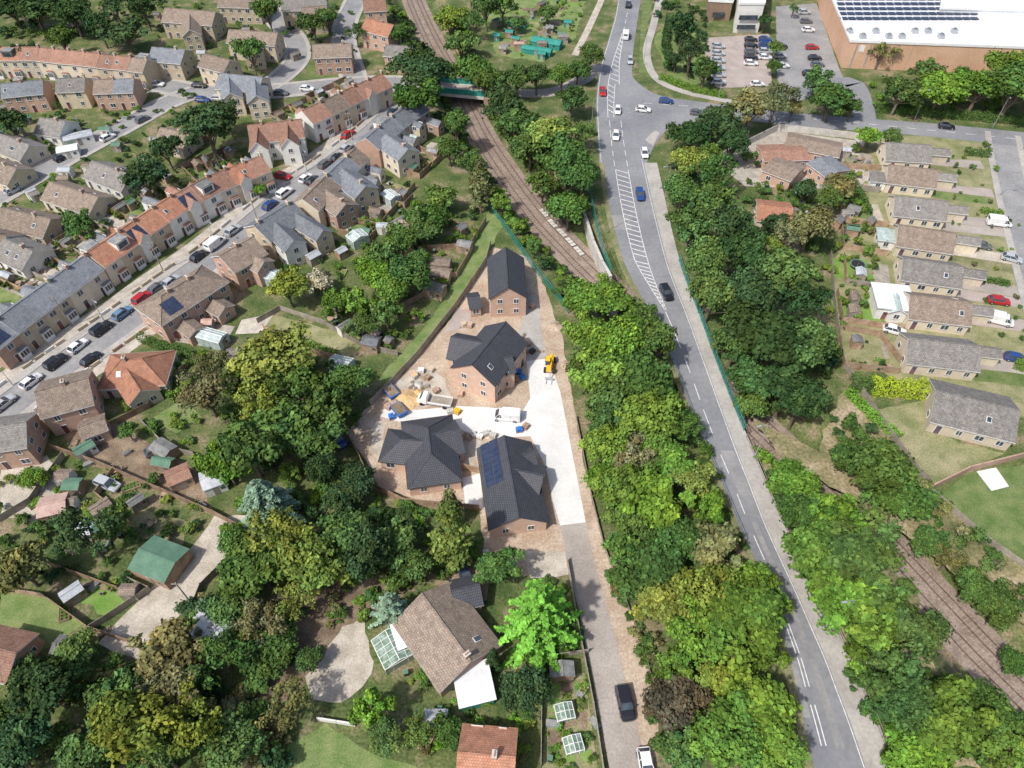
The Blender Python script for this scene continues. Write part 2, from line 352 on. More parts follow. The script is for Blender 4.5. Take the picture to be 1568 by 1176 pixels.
# railway
P=RAIL; Lp=offs(P,-4.3);Rp=offs(P,4.3)
ribbon('railway_ballast',Lp,Rp,'ballast',RD+0.12,0.3,'ballast')
tb=MB()
dense=catmull(GP(RAILPX,RD),10)
for o in (-1.75,1.75):
    for g in (-0.72,0.72):
        q=offs(dense,o+g)
        for a,c in zip(q[:-1],q[1:]):
            d=c-a; 
            if d.length<0.01: continue
            m=(a+c)/2; m.z=RD+0.33; tb.box(m,d.length/2+0.01,0.06,0.08,'rail',ex=d.normalized())
    q=offs(dense,o); acc=0
    for a,c in zip(q[:-1],q[1:]):
        d=c-a; L=d.length
        if L<0.01: continue
        d.normalize(); t=(-acc)%0.7
        while t<L:
            m=a+d*t; m.z=RD+0.15; tb.box(m,0.13,1.25,0.06,'sleeper',ex=d); t+=0.7
        acc+=L
tb.obj('railway_track')
b=MB()
for (u,v) in ((835,322),(848,338),(862,352),(875,366),(888,380)):
    A=G(u,v,RD+0.4)+Vector((-0.3,-1.0,0)); d=(G(865,377,RD)-G(822,330,RD)).normalized()
    for k in range(3): b.box(A+d*(k-1)*1.15,0.5,0.6,0.03,'stone',ex=d)
b.obj('track_crossing_panels')
# ---------------------------------------------------------------- generic fences / walls
def fence(name,px,h=1.8,mat='wood',posts=2.4,th=0.03,z0=None,world=False):
    P=px if world else GP(px); b=MB()
    for a,c in zip(P[:-1],P[1:]):
        d=c-a; d.z=0; L=d.length
        if L<0.3: continue
        d.normalize(); n=max(1,round(L/posts))
        for i in range(n):
            p=a+d*(L*i/n); q=a+d*(L*(i+1)/n); m=(p+q)/2; z=tz(m.x,m.y) if z0 is None else z0
            m.z=z+h/2; b.box(m,L/n/2-0.05,th,h/2-0.04+R.uniform(-.03,.02),mat,ex=d)
            p=Vector((p.x,p.y,z+h/2+0.04)); b.box(p,0.05,0.06,h/2+0.04,mat,ex=d)
    return b.obj(name)
def railing(name,px,h=1.8,mat='teal',z0=0.1,step=1.2,bars=True):
    P=GP(px) if not isinstance(px[0],Vector) else px; b=MB()
    for a,c in zip(P[:-1],P[1:]):
        d=c-a; d.z=0; L=d.length
        if L<0.2: continue
        d.normalize(); m=(a+c)/2
        for zz in (0.15,h/2,h-0.05): b.box((m.x,m.y,z0+zz),L/2,0.03,0.04,mat,ex=d)
        n=max(1,int(L/step))
        for i in range(n+1):
            p=a+d*(L*i/n); b.box((p.x,p.y,z0+h/2),0.05,0.05,h/2,mat,ex=d)
        if bars:
            k=int(L/0.3)
            for i in range(k):
                p=a+d*(L*(i+.5)/k); b.box((p.x,p.y,z0+h/2),0.035,0.012,h/2-0.06,mat,ex=d)
    return b.obj(name)
# ---------------------------------------------------------------- garden clutter library
def clutter_lib():
    L={}
    b=MB(); b.cyl((0,0,.68),(0,0,.72),.55,.55,'wood',12); b.cyl((0,0,0),(0,0,.68),.05,.05,'steel',6)
    for k in range(4):
        a=k*1.57+.4; x,y=math.cos(a)*.95,math.sin(a)*.95; b.box((x,y,.42),.22,.22,.03,'wood_g',ex=Vector((math.cos(a),math.sin(a),0))); b.box((x*1.22,y*1.22,.65),.03,.22,.24,'wood_g',ex=Vector((math.cos(a),math.sin(a),0)))
        for q in (-.17,.17): b.cyl((x+q,y-q,0),(x+q,y-q,.4),.02,.02,'steel',4)
    L['garden_table_set']=b.mesh('garden_table_set')
    b=MB(); b.cyl((0,0,.78),(0,0,.82),1.35,1.35,'tyre',18); 
    for k in range(18):
        a=k*.349; b.box((1.5*math.cos(a),1.5*math.sin(a),.82),.14,.27,.04,'felt_g',ex=Vector((math.cos(a),math.sin(a),0)))
        if k%3==0: b.cyl((1.5*math.cos(a),1.5*math.sin(a),0),(1.5*math.cos(a),1.5*math.sin(a),2.2),.03,.03,'steel',5)
    L['trampoline']=b.mesh('trampoline')
    b=MB(); b.box((0,0,.52),.24,.28,.46,'tyre',taper=1.15); b.box((0.0,0,1.02),.30,.35,.035,'felt_g'); b.cyl((-.2,-.3,.1),(-.2,.3,.1),.1,.1,'tyre',8); b.cyl((-.3,-.28,.98),(-.3,.28,.98),.025,.025,'tyre',5)
    L['wheelie_bin']=b.mesh('wheelie_bin')
    b=MB()
    for s in (-1,1): b.box((0,s*.6,.15),1.2,.03,.15,'wood'); b.box((s*1.2,0,.15),.03,.6,.15,'wood')
    b.box((0,0,.2),1.16,.56,.04,'bed')
    for k in range(5):
        for j in (-1,1): b.cyl((-.9+k*.45,j*.27,.22),(-.9+k*.45,j*.27,.5),.14,.03,'bed',6)
    L['raised_bed']=b.mesh('raised_bed')
    b=MB(); b.box((0,0,.42),.44,.44,.42,'stone',taper=1.04); b.box((0,0,.85),.38,.38,.03,'sand')
    for x in (-.4,.4):
        for y in (-.4,.4): b.cyl((x,y,.8),(x*.8,y*.8,1.0),.02,.02,'white',4)
    L['bulk_bag']=b.mesh('bulk_bag')
    b=MB(); 
    for k in range(6): b.cyl((-.8,-.3+.12*k,.1+.02*(k%2)),(.8+.1*(k%3),-.28+.12*k,.1),.07,.07,'wood',6)
    for k in range(4): b.cyl((-.7,-.22+.13*k,.24),(.7,-.2+.13*k,.24),.07,.07,'wood_g',6)
    L['timber_pile']=b.mesh('timber_pile')
    b=MB(); b.box((0,0,.3),.75,.35,.28,'steel',taper=.96); b.box((0,0,.6),.78,.38,.03,'felt'); L['storage_chest']=b.mesh('storage_chest')
    return L
CL=clutter_lib()
def clut(x,y,k=None):
    k=k or R.choice(['garden_table_set','wheelie_bin','raised_bed','raised_bed','timber_pile','storage_chest','wheelie_bin','storage_chest','garden_table_set','timber_pile','raised_bed','wheelie_bin','trampoline' if R.random()<.4 else 'storage_chest'])
    o=bpy.data.objects.new(k,CL[k]); o.location=(x,y,0.03); o.rotation_euler=(0,0,R.uniform(0,6.28)); s=R.uniform(.85,1.2); o.scale=(s,s,s); col.objects.link(o)
# ---------------------------------------------------------------- buildings
def window(b,o,n,w=1.2,h=1.2):
    t=Vector((0,0,1)).cross(n)
    b.box(o+n*0.03,w/2,0.03,h/2,'white',ex=t)
    k=2 if w>0.9 else 1; pw=(w-0.08*(k+1))/k
    for i in range(k):
        c=o+t*(-w/2+0.08+pw/2+i*(pw+0.08))+n*0.064
        b.box(c,pw/2,0.006,h/2-0.08,'glass',ex=t)
    b.box(o+n*0.06-Vector((0,0,h/2+0.04)),w/2+0.06,0.06,0.03,'stone',ex=t)
def block(P,o,ex,L,w,eh,rise,style,wall,roof,win=True,ovx=0.3,ov=0.3,gw=True,chim=(),door=True,solar=None,sky=0,z0=0.0,bay=0,fascia='white',wside=(1,-1),dormer=None):
    Z=Vector((0,0,1)); ey=Z.cross(ex)
    q=lambda x,y,z: o+ex*x+ey*y+Z*(z+z0)
    hl=L/2-ovx; hw=w/2-ov; zr=lambda y: eh+rise*(1-abs(y)/(w/2))
    W=P['walls']; zt=zr(hw)-0.06
    for s in (-1,1):
        W.face([q(-s*hl,-s*hw,0),q(s*hl,-s*hw,0),q(s*hl,-s*hw,zt),q(-s*hl,-s*hw,zt)],wall)
        if style=='gable':
            W.face([q(s*hl,-s*hw,0),q(s*hl,s*hw,0),q(s*hl,s*hw,zt),q(s*hl,0,zr(0)-0.12),q(s*hl,-s*hw,zt)],wall)
        else:
            W.face([q(s*hl,-s*hw,0),q(s*hl,s*hw,0),q(s*hl,s*hw,zt),q(s*hl,-s*hw,zt)],wall)
    Rf=P['roof']; T=eh+rise
    if style=='flat':
        Rf.box(q(0,0,eh+0.1),L/2,w/2,0.12,roof,ex=ex)
    elif style=='gable':
        for s in (-1,1):
            Rf.face([q(-s*L/2,-s*w/2,eh),q(s*L/2,-s*w/2,eh),q(s*L/2,0,T),q(-s*L/2,0,T)],roof)
            Rf.face([q(-s*L/2,-s*w/2,eh-0.14),q(-s*L/2,0,T-0.14),q(s*L/2,0,T-0.14),q(s*L/2,-s*w/2,eh-0.14)],fascia)
            Rf.face([q(-s*L/2,-s*w/2,eh),q(-s*L/2,-s*w/2,eh-0.16),q(s*L/2,-s*w/2,eh-0.16),q(s*L/2,-s*w/2,eh)],fascia)
            for e in (-1,1):
                Rf.face([q(e*L/2,-s*w/2,eh),q(e*L/2,0,T),q(e*L/2,0,T-0.18),q(e*L/2,-s*w/2,eh-0.18)],fascia)
        Rf.box(q(0,0,T+0.02),L/2,0.12,0.05,roof,ex=ex)
    else:
        rl=max(L/2-w/2*0.95,0.15)
        for s in (-1,1):
            Rf.face([q(-s*L/2,-s*w/2,eh),q(s*L/2,-s*w/2,eh),q(s*rl,0,T),q(-s*rl,0,T)],roof)
            Rf.face([q(s*L/2,-s*w/2,eh),q(s*L/2,s*w/2,eh),q(s*rl,0,T)],roof)
            Rf.box(q(0,-s*(w/2-0.02),eh-0.09),L/2,0.05,0.08,fascia,ex=ex)
            Rf.box(q(s*(L/2-0.02),0,eh-0.09),0.05,w/2-0.1,0.08,fascia,ex=ex)
            for e in (-1,1):
                a=q(s*L/2,e*w/2,eh+0.02); c=q(s*rl,0,T+0.03); Rf.cyl(a,c,0.09,0.09,roof,5)
        Rf.box(q(0,0,T+0.02),rl,0.12,0.05,roof,ex=ex)
    ns=max(1,round(eh/2.6))
    if win:
        for s in wside:
            n=max(1,int(2*hl/2.7)); nn=ey*s
            for st_ in range(ns):
                for i in range(n):
                    x=-hl+2*hl*(i+0.5)/n; zc=1.5+2.6*st_
                    if st_==0 and door and i==0:
                        P['door'].box(q(x,s*(hw+0.03),1.03),0.45,0.03,1.02,'door',ex=ex); P['windows'].box(q(x,s*(hw+0.02),1.06),0.53,0.02,1.08,'white',ex=ex); P['windows'].box(q(x,s*(hw+0.063),1.6),0.22,0.004,0.25,'glass',ex=ex); continue
                    if bay and s==bay and st_==0 and i==n-1: continue
                    window(P['windows'],q(x,s*hw,zc),nn,R.choice((1.0,1.2,1.5)) if n>1 else 1.3,1.2)
        if gw and style!='flat':
            for s in (-1,1):
                for st_ in range(ns):
                    for y in ((-hw*0.45,hw*0.45) if hw>2.6 else (0,)):
                        window(P['windows'],q(s*hl,y,1.5+2.6*st_),ex*s,1.1,1.15)
    if bay:
        x=hl*0.45 if hl<3.5 else hl*0.6; c=q(x,bay*(hw+0.35),1.25)
        W.box(c,0.95,0.36,1.25,'white',ex=ex)
        for k in (-0.6,0,0.6): P['windows'].box(q(x+k,bay*(hw+0.72),1.55),0.24,0.015,0.6,'glass',ex=ex)
        Rf.box(q(x,bay*(hw+0.36),2.58),1.05,0.45,0.09,roof,ex=ex,taper=0.8)
    if dormer:
        for s in (dormer if isinstance(dormer,tuple) else (dormer,)):
            y=s*w*0.22; dh=rise*0.42; W.box(q(0,y,eh+rise*0.56),min(1.5,hl*.7),w*0.16,dh,R.choice(['white','felt','render']),ex=ex)
            Rf.box(q(0,y,eh+rise*0.56+dh+0.06),min(1.6,hl*.7+.1),w*0.17,0.06,'felt',ex=ex); P['windows'].box(q(0,y+s*(w*0.16+.02),eh+rise*0.6),min(1.1,hl*.5),0.02,dh*0.6,'glass',ex=ex)
    for f in chim:
        x=f*hl; cz=T+0.1
        P['chimney'].box(q(x,0,cz-0.3),0.27,0.42,0.95,'br_red' if wall in('render','br_cream') else wall,ex=ex)
        P['chimney'].box(q(x,0,cz+0.69),0.32,0.48,0.05,'stone',ex=ex)
        for k in (-0.24,0,0.24): P['chimney'].cyl(q(x,k,cz+0.73),q(x,k,cz+1.05),0.09,0.07,'pot',7)
    def onslope(x,s,f,hx,hf,mat,up=0.06):
        sl=Vector((0,0,0))+ (-ey*s*(w/2)+Z*rise); Ls=sl.length; sl.normalize(); nrm=ex.cross(sl) if s<0 else sl.cross(ex)
        c=q(x,s*w/2,eh)+sl*(Ls*f)+nrm*up
        if nrm.z<0: c=c-nrm*2*up; nrm=-nrm
        P['windows'].box(c,hx,hf,0.04,mat,ex=ex,ez=nrm)
    if solar:
        s,x0,nx,ny=solar
        for i in range(nx):
            for j in range(ny): onslope(x0+i*1.06,s,0.3+j*0.3,0.5,0.75,'solar')
    for i in range(sky):
        s=R.choice((-1,1)); xx=R.uniform(-hl*.7,hl*.7); onslope(xx,s,0.5,0.42,0.55,'white',0.03); onslope(xx,s,0.5,0.34,0.46,'glass',0.08)
def frame_from(a,b,h):
    A=G(a[0],a[1],h);Bq=G(b[0],b[1],h); d=Bq-A; L=d.length; d.normalize(); return (A+Bq)/2-Vector((0,0,h)),d,L
def newparts(): return {k:MB() for k in ('walls','roof','windows','door','chimney')}
def finish(name,P,origin):
    e=empty(name,origin)
    for k,b in P.items(): b.obj(k,e)
    return e
def house(name,a,b,w,eh,rise,style='gable',wall='br_red',roof='rt_brown',wings=(),ext=0.0,**kw):
    """a,b: ridge ends as surveyed in the photo; wings: more blocks (a,b,w,eh,rise,style[,wall,roof])"""
    o,d,L=frame_from(a,b,eh+rise)
    if style=='hip': L+=w*0.9
    L+=ext
    P=newparts(); block(P,Vector((0,0,0)),d,L,w,eh,rise,style,wall,roof,**kw)
    for wg in wings:
        o2,d2,L2=frame_from(wg[0],wg[1],wg[3]+wg[4])
        if wg[5]=='hip': L2+=wg[2]*0.9
        wl=wg[6] if len(wg)>6 else wall; rf=wg[7] if len(wg)>7 else roof
        block(P,o2-o,d2,L2,wg[2],wg[3],wg[4],wg[5],wl,rf,chim=(),door=False,fascia=kw.get('fascia','white'))
    return finish(name,P,o),o,d,L
def shed(o,d,L=2.4,w=1.9,h=1.9,wall='wood',roof='felt',name='garden_shed'):
    P=newparts()
    block(P,Vector((0,0,0)),d,L,w,h,0.45,'gable',wall,roof,win=False,ovx=0.1,ov=0.1,fascia=wall)
    ey=Vector((0,0,1)).cross(d)
    P['door'].box(-ey*(w/2-0.08)+Vector((0,0,0.9)),0.4,0.02,0.85,'wood_g',ex=d)
    P['windows'].box(-ey*(w/2-0.08)+d*(L/2-0.5)+Vector((0,0,1.3)),0.25,0.02,0.25,'glass',ex=d)
    return finish(name,P,o)
SHR=[]  # shrub requests: (x,y,r,tint)
def garden(o,dx,dy,w,l,kind=None,pf=None):
    """o corner, dx along the row, dy away from house"""
    A=[o+dx*0.15+dy*0.2,o+dx*(w-0.15)+dy*0.2,o+dx*(w-0.15)+dy*(l-0.2),o+dx*0.15+dy*(l-0.2)]
    if any(raildist(np.array([p.x]),np.array([p.y]))[0]<10 for p in A): return
    kind=kind or R.choice(['lawn','lawn','lawn_dry','paving','dirt_d','lawn_dry'])
    f=R.uniform(0.15,0.4)
    def quad(a,b,c,e):
        j=lambda:R.uniform(-.04,.04)
        return [o+dx*(w*(a+j()))+dy*(l*(b+j())),o+dx*(w*(c+j()))+dy*(l*(b+j())),o+dx*(w*(c+j()))+dy*(l*(e+j())),o+dx*(w*(a+j()))+dy*(l*(e+j()))]
    patch('patio',quad(0.05,0.05,0.95,f),R.choice(['paving','conc_old','paving','wood_g']),0.02,world=True)
    patch('lawn' if 'lawn' in kind else 'garden_bed',quad(0.1,f,0.9,R.uniform(.75,.93)),kind,0.022,0.15,world=True)
    if R.random()<.5:
        s=R.choice((0.12,0.8)); patch('garden_path',[o+dx*(w*s)+dy*(l*f),o+dx*(w*s+.7)+dy*(l*f),o+dx*(w*s+.7)+dy*(l*.95),o+dx*(w*s)+dy*(l*.95)],'paving',0.04,world=True)
    fence('garden_fence',[o,o+dy*l],1.7,R.choice(['wood','wood_g','wood']),world=True)
    fence('garden_fence',[o+dy*l,o+dy*l+dx*w],1.7,'wood',world=True)
    for _ in range(R.choice((0,1,1,1,2))):
        c=o+dx*(w*R.choice((0.28,0.72)))+dy*(l-R.uniform(1.6,3.5)); shed(c,dx if R.random()<.5 else dy,R.uniform(2,3.2),R.uniform(1.6,2.3),1.9,R.choice(['wood','wood_g']),R.choice(['felt','felt','corr','felt_g','rt_brown']))
    for _ in range(R.randint(0,3)):
        p=o+dx*(w*R.uniform(.2,.8))+dy*(l*R.uniform(.1,.8)); clut(p.x,p.y)
    for i in range(int(l*R.uniform(.5,1.0))):
        s=R.choice((0.1,0.9)); p=o+dx*(w*(s+R.uniform(-.07,.07)))+dy*(l*R.uniform(f,1)); SHR.append((p.x,p.y,R.uniform(0.4,1.3),None))
def terrace(px,unit,w,eh,rise,front,roofs,walls,name='terraced_house',outrig=True,gl=0,bay=True,solar=0.06,gable_every=0):
    W=[Vector((p.x,p.y,0)) for p in GP(px,eh+rise)]
    cnt=0; rf=roofs[0]
    for a,c in zip(W[:-1],W[1:]):
        d=c-a; L=d.length; d.normalize(); n=max(1,round(L/unit)); u=L/n; ey=Vector((0,0,1)).cross(d)
        for i in range(n):
            o=a+d*(u*(i+0.5)); P=newparts(); cnt+=1
            if R.random()<.4: rf=R.choice(roofs)
            wl=R.choice(walls)
            dm=None; r=R.random()
            if r<0.13: dm=-front
            elif r<0.18: dm=front
            block(P,Vector((0,0,0)),d,u-0.006,w,eh+R.uniform(-.06,.06),rise,'gable',wl,rf,ovx=0,chim=(0.93,) if R.random()<.85 else (),gw=False,bay=front if bay and R.random()<.8 else 0,
                  solar=(front,-u/2+1.2,3,2) if R.random()<solar else None,sky=R.choice((0,0,1,1)),dormer=dm)
            if gable_every and cnt%gable_every==0:
                block(P,ey*front*(w/2-1.2),ey,3.4,3.2,eh,rise*0.75,'gable','render',rf,door=False,win=False)
            if outrig:
                ow=u*0.5; ol=R.uniform(3.0,5.5); oo=-ey*front*(w/2+ol/2-0.6)+d*(u/2-ow/2-0.05)
                block(P,oo,ey,ol,ow,eh-R.uniform(0.4,2.6),0.9,'gable',wl,R.choice([rf,'rt_slate']),door=False,gw=True,ovx=0.05,ov=0.05)
                if R.random()<.45: block(P,-ey*front*(w/2+1.2)-d*(u/4),ey,3.0,u*0.42,2.5,R.choice((.05,.5)),'gable',R.choice(['render',wl]),R.choice(['felt','ghglass','rt_slate']),door=False,win=False,ovx=.05,ov=.05)
            finish(name,P,o)
            if gl:
                dy=-ey*front; garden(o-d*(u/2)+dy*(w/2+(4 if outrig else 0.3)),d,dy,u,gl*R.uniform(0.85,1.1))
# main terrace (upper side of the street)
terrace([(-40,515),(-5,488),(75,430),(130,390)],5.0,8.0,5.3,2.4,-1,['rt_slate','rt_slate','rt_slate','rt_grey','rt_slate'],['br_buff','br_buff','br_cream','br_red'],gl=13)
terrace([(132,388),(205,337),(262,300),(318,270),(400,238)],5.0,8.0,5.3,2.4,-1,['rt_orange','rt_redbrown','rt_orange','rt_orange'],['br_buff','br_cream','render','br_buff'],gl=12,gable_every=3)
terrace([(462,170),(520,142),(585,112)],5.2,8.0,5.3,2.5,-1,['rt_redbrown','rt_orange','rt_redbrown','rt_brown'],['br_buff','render','br_cream'],gl=9,gable_every=4)
# lower side of street
terrace([(463,305),(500,268),(545,225)],5.2,7.5,5.2,2.3,1,['rt_slate','rt_grey','rt_brown'],['br_buff','br_cream','br_red'],gl=9,bay=False)
terrace([(560,212),(600,178),(640,150)],5.2,7.5,5.2,2.3,1,['rt_slate','rt_brown'],['br_buff','br_red'],gl=7,bay=False)
terrace([(-30,72),(60,72),(225,90)],5.0,8.0,5.3,2.3,-1,['rt_redbrown','rt_orange','rt_redbrown','rt_brown'],['br_buff','br_cream'],gl=8,outrig=False)
terrace([(0,128),(65,122),],7,8,5,2.2,-1,['rt_slate'],['br_red'],gl=6,outrig=False,bay=False,name='semi_detached_house')
terrace([(85,120),(130,118)],7,8,5,2.2,-1,['rt_grey'],['br_buff'],gl=6,outrig=False,bay=False,name='semi_detached_house')
terrace([(143,122),(205,120)],7,8,5,2.2,-1,['rt_brown','rt_slate'],['br_red'],gl=6,outrig=False,bay=False,name='semi_detached_house')
H=house
H('white_gabled_house',(378,192),(462,182),9,5.3,2.8,'gable','render','rt_redbrown',wings=[((395,190),(392,218),5,5.2,2.4,'gable'),((440,185),(440,212),5,5.2,2.4,'gable')],chim=(-0.5,0.6))
H('semi_detached_house',(232,462),(312,412),9,5.1,2.4,'hip','br_red','rt_brown',ext=-4,wings=[((300,445),(345,470),4.5,2.6,1.2,'gable','br_red','rt_brown'),((265,480),(300,505),4.0,2.6,0.9,'gable','br_red','rt_brown')],chim=(0.3,-0.3),solar=(-1,-5,3,2))
H('detached_house',(335,392),(388,362),8.5,5.1,2.4,'gable','br_red','rt_brown',wings=[((375,385),(405,400),5,4.2,1.5,'gable')],chim=(0.0,),sky=2)
H('semi_detached_house',(388,345),(448,308),9,5.2,2.5,'gable','br_buff','rt_slate',wings=[((415,335),(450,368),5.5,5,1.9,'gable','render'),((450,325),(495,352),5,4.8,1.7,'gable')],chim=(0.8,-0.8))
H('detached_house',(520,255),(560,285),7,5,2,'gable','br_buff','rt_slate',chim=(0.7,))
H('detached_house',(498,290),(530,312),6.5,4.6,1.8,'gable','br_red','rt_brown',chim=(0.7,))
H('detached_house',(590,205),(625,228),7,5,2,'gable','br_cream','rt_slate',chim=(0.7,))
H('detached_house',(232,72),(283,76),9,5.2,2.3,'gable','br_buff','rt_slate',chim=(0.5,))
H('detached_house',(252,12),(330,18),9,5.2,2.6,'gable','br_buff','rt_brown',wings=[((290,18),(290,45),6,5,2,'gable')])
H('detached_house',(350,45),(425,50),8,5.2,2.4,'gable','br_buff','rt_brown',wings=[((385,50),(385,72),6,5,2,'gable')])
H('detached_house',(312,82),(352,92),8,5.0,2.2,'gable','br_buff','rt_brown')
H('detached_house',(335,112),(402,118),9,5.0,2.4,'gable','br_cream','rt_slate',wings=[((350,118),(352,142),6,5,2,'gable'),((390,120),(392,146),6,5,2,'gable')])
H('detached_house',(335,-8),(400,-6),8,5.2,2.4,'gable','br_buff','rt_brown')
H('detached_house',(430,-2),(500,-4),8,5.2,2.4,'gable','br_buff','rt_grey')
H('detached_house',(460,12),(498,8),7,5.2,2.4,'gable','br_buff','rt_brown')
H('brick_house',(478,68),(538,66),8,5.2,2.4,'gable','br_red','rt_brown',chim=(0.6,),sky=1)
H('brick_house',(560,28),(603,38),7.5,5.2,2.4,'gable','br_red','rt_orange')
H('brick_house',(555,0),(590,-2),7.5,5.2,2.4,'gable','br_red','rt_redbrown')
H('brick_house',(590,68),(640,72),7,5.0,2.0,'gable','br_red','rt_grey')
for a,b,rf,wl in (((0,205),(45,222),'rt_grey','br_cream'),((0,318),(78,335),'rt_brown','br_buff'),((75,278),(150,302),'rt_brown','br_cream'),((140,246),(200,268),'rt_grey','render'),((-30,240),(25,258),'rt_brown','br_buff'),((245,195),(290,205),'rt_brown','br_cream'),((5,365),(50,385),'rt_grey','render'),((-40,350),(10,362),'rt_brown','render'),((60,180),(100,186),'rt_grey','render')):
    H('bungalow',a,b,8.5,2.7,2.4,'gable',wl,rf,chim=(0.4,),sky=2)
# lower left
H('orange_hipped_bungalow',(170,552),(232,548),9,2.8,2.8,'hip','br_cream','rt_orange',wings=[((190,560),(215,598),6,2.7,2.0,'gable')],chim=(-0.2,),ext=-3,sky=1)
H('brick_house',(52,600),(135,578),9.5,5.1,2.2,'gable','br_red','rt_brown',wings=[((118,655),(160,640),4.5,2.7,0.9,'gable')],chim=(0.1,))
H('brick_house',(-30,655),(40,645),8,5,2.2,'gable','br_red','rt_grey')
H('brick_house',(-40,985),(25,1000),7,2.8,1.8,'gable','br_red','rt_redbrown')
# bottom
H('bungalow',(648,912),(718,1008),10.5,2.8,2.9,'gable','br_red','rt_brown',ext=1.0,wings=[((690,905),(735,895),5,2.6,1.6,'gable','br_red','rt_black')],chim=(0.9,),sky=1)
H('orange_roofed_house',(700,1152),(790,1160),8,4.2,2.4,'gable','br_red','rt_orange',chim=(0.3,),sky=1)
# new-build site
H('new_build_house',(774,378),(778,440),7.8,5.0,3.0,'gable','br_new','rt_black',fascia='rt_black',wings=[((715,455),(735,452),5,2.5,1.2,'gable','br_new','rt_black')],sky=0)
H('new_build_house',(775,492),(722,558),9.5,5.0,3.4,'gable','br_new','rt_black',fascia='rt_black',wings=[((745,525),(690,515),7,4.9,2.4,'gable'),((752,552),(785,545),5,4.4,1.8,'gable')],sky=1)
H('new_build_bungalow',(655,655),(660,695),9,2.7,2.7,'hip','br_new','rt_black',ext=0.5,fascia='rt_black',wings=[((612,672),(650,676),7.0,2.6,2.2,'hip'),((650,668),(704,655),7.5,2.6,2.3,'gable')])
H('new_build_bungalow',(772,668),(794,790),9.5,2.7,2.8,'gable','br_new','rt_black',ext=0.5,fascia='rt_black',wings=[((785,718),(832,728),7,2.6,2.3,'gable'),((780,700),(818,690),5,2.6,1.5,'gable')],solar=(-1,-7.5,8,2) )
# right estate
EST=[((1358,218),(1425,222)),((1362,252),(1435,260)),((1372,300),(1450,308)),((1378,345),(1462,357)),((1385,395),(1475,408)),((1395,452),(1488,463)),((1392,518),(1500,530)),((1435,598),(1560,628))]
for i,(a,b) in enumerate(EST):
    e,o,d,L=H('estate_bungalow',a,b,8.8 if i<7 else 11,2.7,2.5,'gable','br_cream',['rt_grey','rt_brown'][i%2] if i<7 else 'rt_grey',chim=(),sky=i%3,ext=0.5)
    dy=-d; ey=Vector((0,0,1)).cross(d)
    if i<7:
        garden(o-ey*R.uniform(4.4,5.4)-d*(L/2+R.uniform(.2,1)),ey,dy,R.uniform(8.5,9.8),R.uniform(9,12),['lawn_dry','paving','lawn','lawn_dry','lawn_b','lawn_b','lawn_dry'][i])
        c=o+d*(L/2+5)+ey*1; m=['drive','pinkpave','drive','conc_old'][i%4]
        patch('driveway',[c-d*5-ey*1.5,c+d*10-ey*1.8,c+d*10+ey*2,c-d*5+ey*1.5],m,0.034,world=True)
        patch('front_lawn',[c-d*4.6-ey*5,c+d*9-ey*5,c+d*9-ey*1.8,c-d*4.6-ey*1.7],['lawn_dry','lawn','drive','lawn_dry','pinkpave'][i%5],0.03,0.12,world=True)
        P=newparts(); block(P,Vector((0,0,0)),d,5,3.2,2.3,1.1,'gable','br_cream','rt_grey',win=False); P['door'].box(d*2.25+Vector((0,0,1.05)),0.03,1.1,1.0,'white',ex=d); finish('garage',P,c-d*(1.5+R.uniform(-.8,.8))+ey*R.uniform(.2,1.4))
        if i%2: 
            P=newparts(); block(P,Vector((0,0,0)),ey,5,4,2.4,R.choice((.2,1.2)),'gable','render',R.choice(['felt','rt_grey','ghglass']),door=False); finish('rear_extension',P,o-d*(L/2+1.5)+ey*R.uniform(-2,2))
        for k in range(5):
            p=c+d*R.uniform(-3,9)+ey*R.choice((-4.6,-2,2.6))+ey*R.uniform(-.3,.3); SHR.append((p.x,p.y,R.uniform(.35,.9),None))
H('white_flat_extension',(1338,452),(1398,458),8,3.0,0.0,'flat','render','metalw',door=True)
H('flat_roofed_house',(1165,230),(1235,228),8,2.9,0.8,'gable','br_red','rt_redbrown',wings=[((1205,208),(1290,225),8,2.9,0.9,'gable','br_red','rt_brown'),((1180,245),(1225,262),9,2.9,0.8,'gable','br_red','rt_brown'),((1255,240),(1285,262),8,2.9,0.7,'gable','br_red','rt_slate')])
H('red_roofed_bungalow',(1160,312),(1215,318),9,2.7,1.6,'gable','br_cream','rt_orange')
# --- big retail shed, top right
def prism(b,px,z0,z1,wall,roof,h=0):
    P=[Vector((p.x,p.y,0)) for p in GP(px)]
    if sum(P[i].x*P[(i+1)%len(P)].y-P[(i+1)%len(P)].x*P[i].y for i in range(len(P)))<0: P=P[::-1]
    for i in range(len(P)):
        a,c=P[i],P[(i+1)%len(P)]
        b['walls'].face([Vector((a.x,a.y,z0)),Vector((c.x,c.y,z0)),Vector((c.x,c.y,z1)),Vector((a.x,a.y,z1))],wall)
    b['roof'].face([Vector((p.x,p.y,z1)) for p in P],roof)
    for i in range(len(P)):
        a,c=P[i],P[(i+1)%len(P)]; d=(c-a); L=d.length; d.normalize(); m=(a+c)/2
        b['roof'].box((m.x,m.y,z1+0.1),L/2,0.2,0.35,'white',ex=d)
b=newparts()
prism(b,[(1288,104),(1640,118),(1700,-150),(1225,-160),(1255,20)],0,8,'clad','metalw')
prism(b,[(1420,60),(1700,68),(1700,30),(1425,25)],8,9.5,'metalw','metalw')
for i in range(17):
    for j in range(6):
        p=G(1284+i*12.5+j*1.5,-8+j*7.5,8); b['windows'].box((p.x,p.y,8.35),1.12,0.95,0.05,'solar')
for i in range(16):
    p=G(1300+i*21,104+i*0.8); b['walls'].box((p.x,p.y-0.12,4),0.25,0.15,4,'pinkpave')
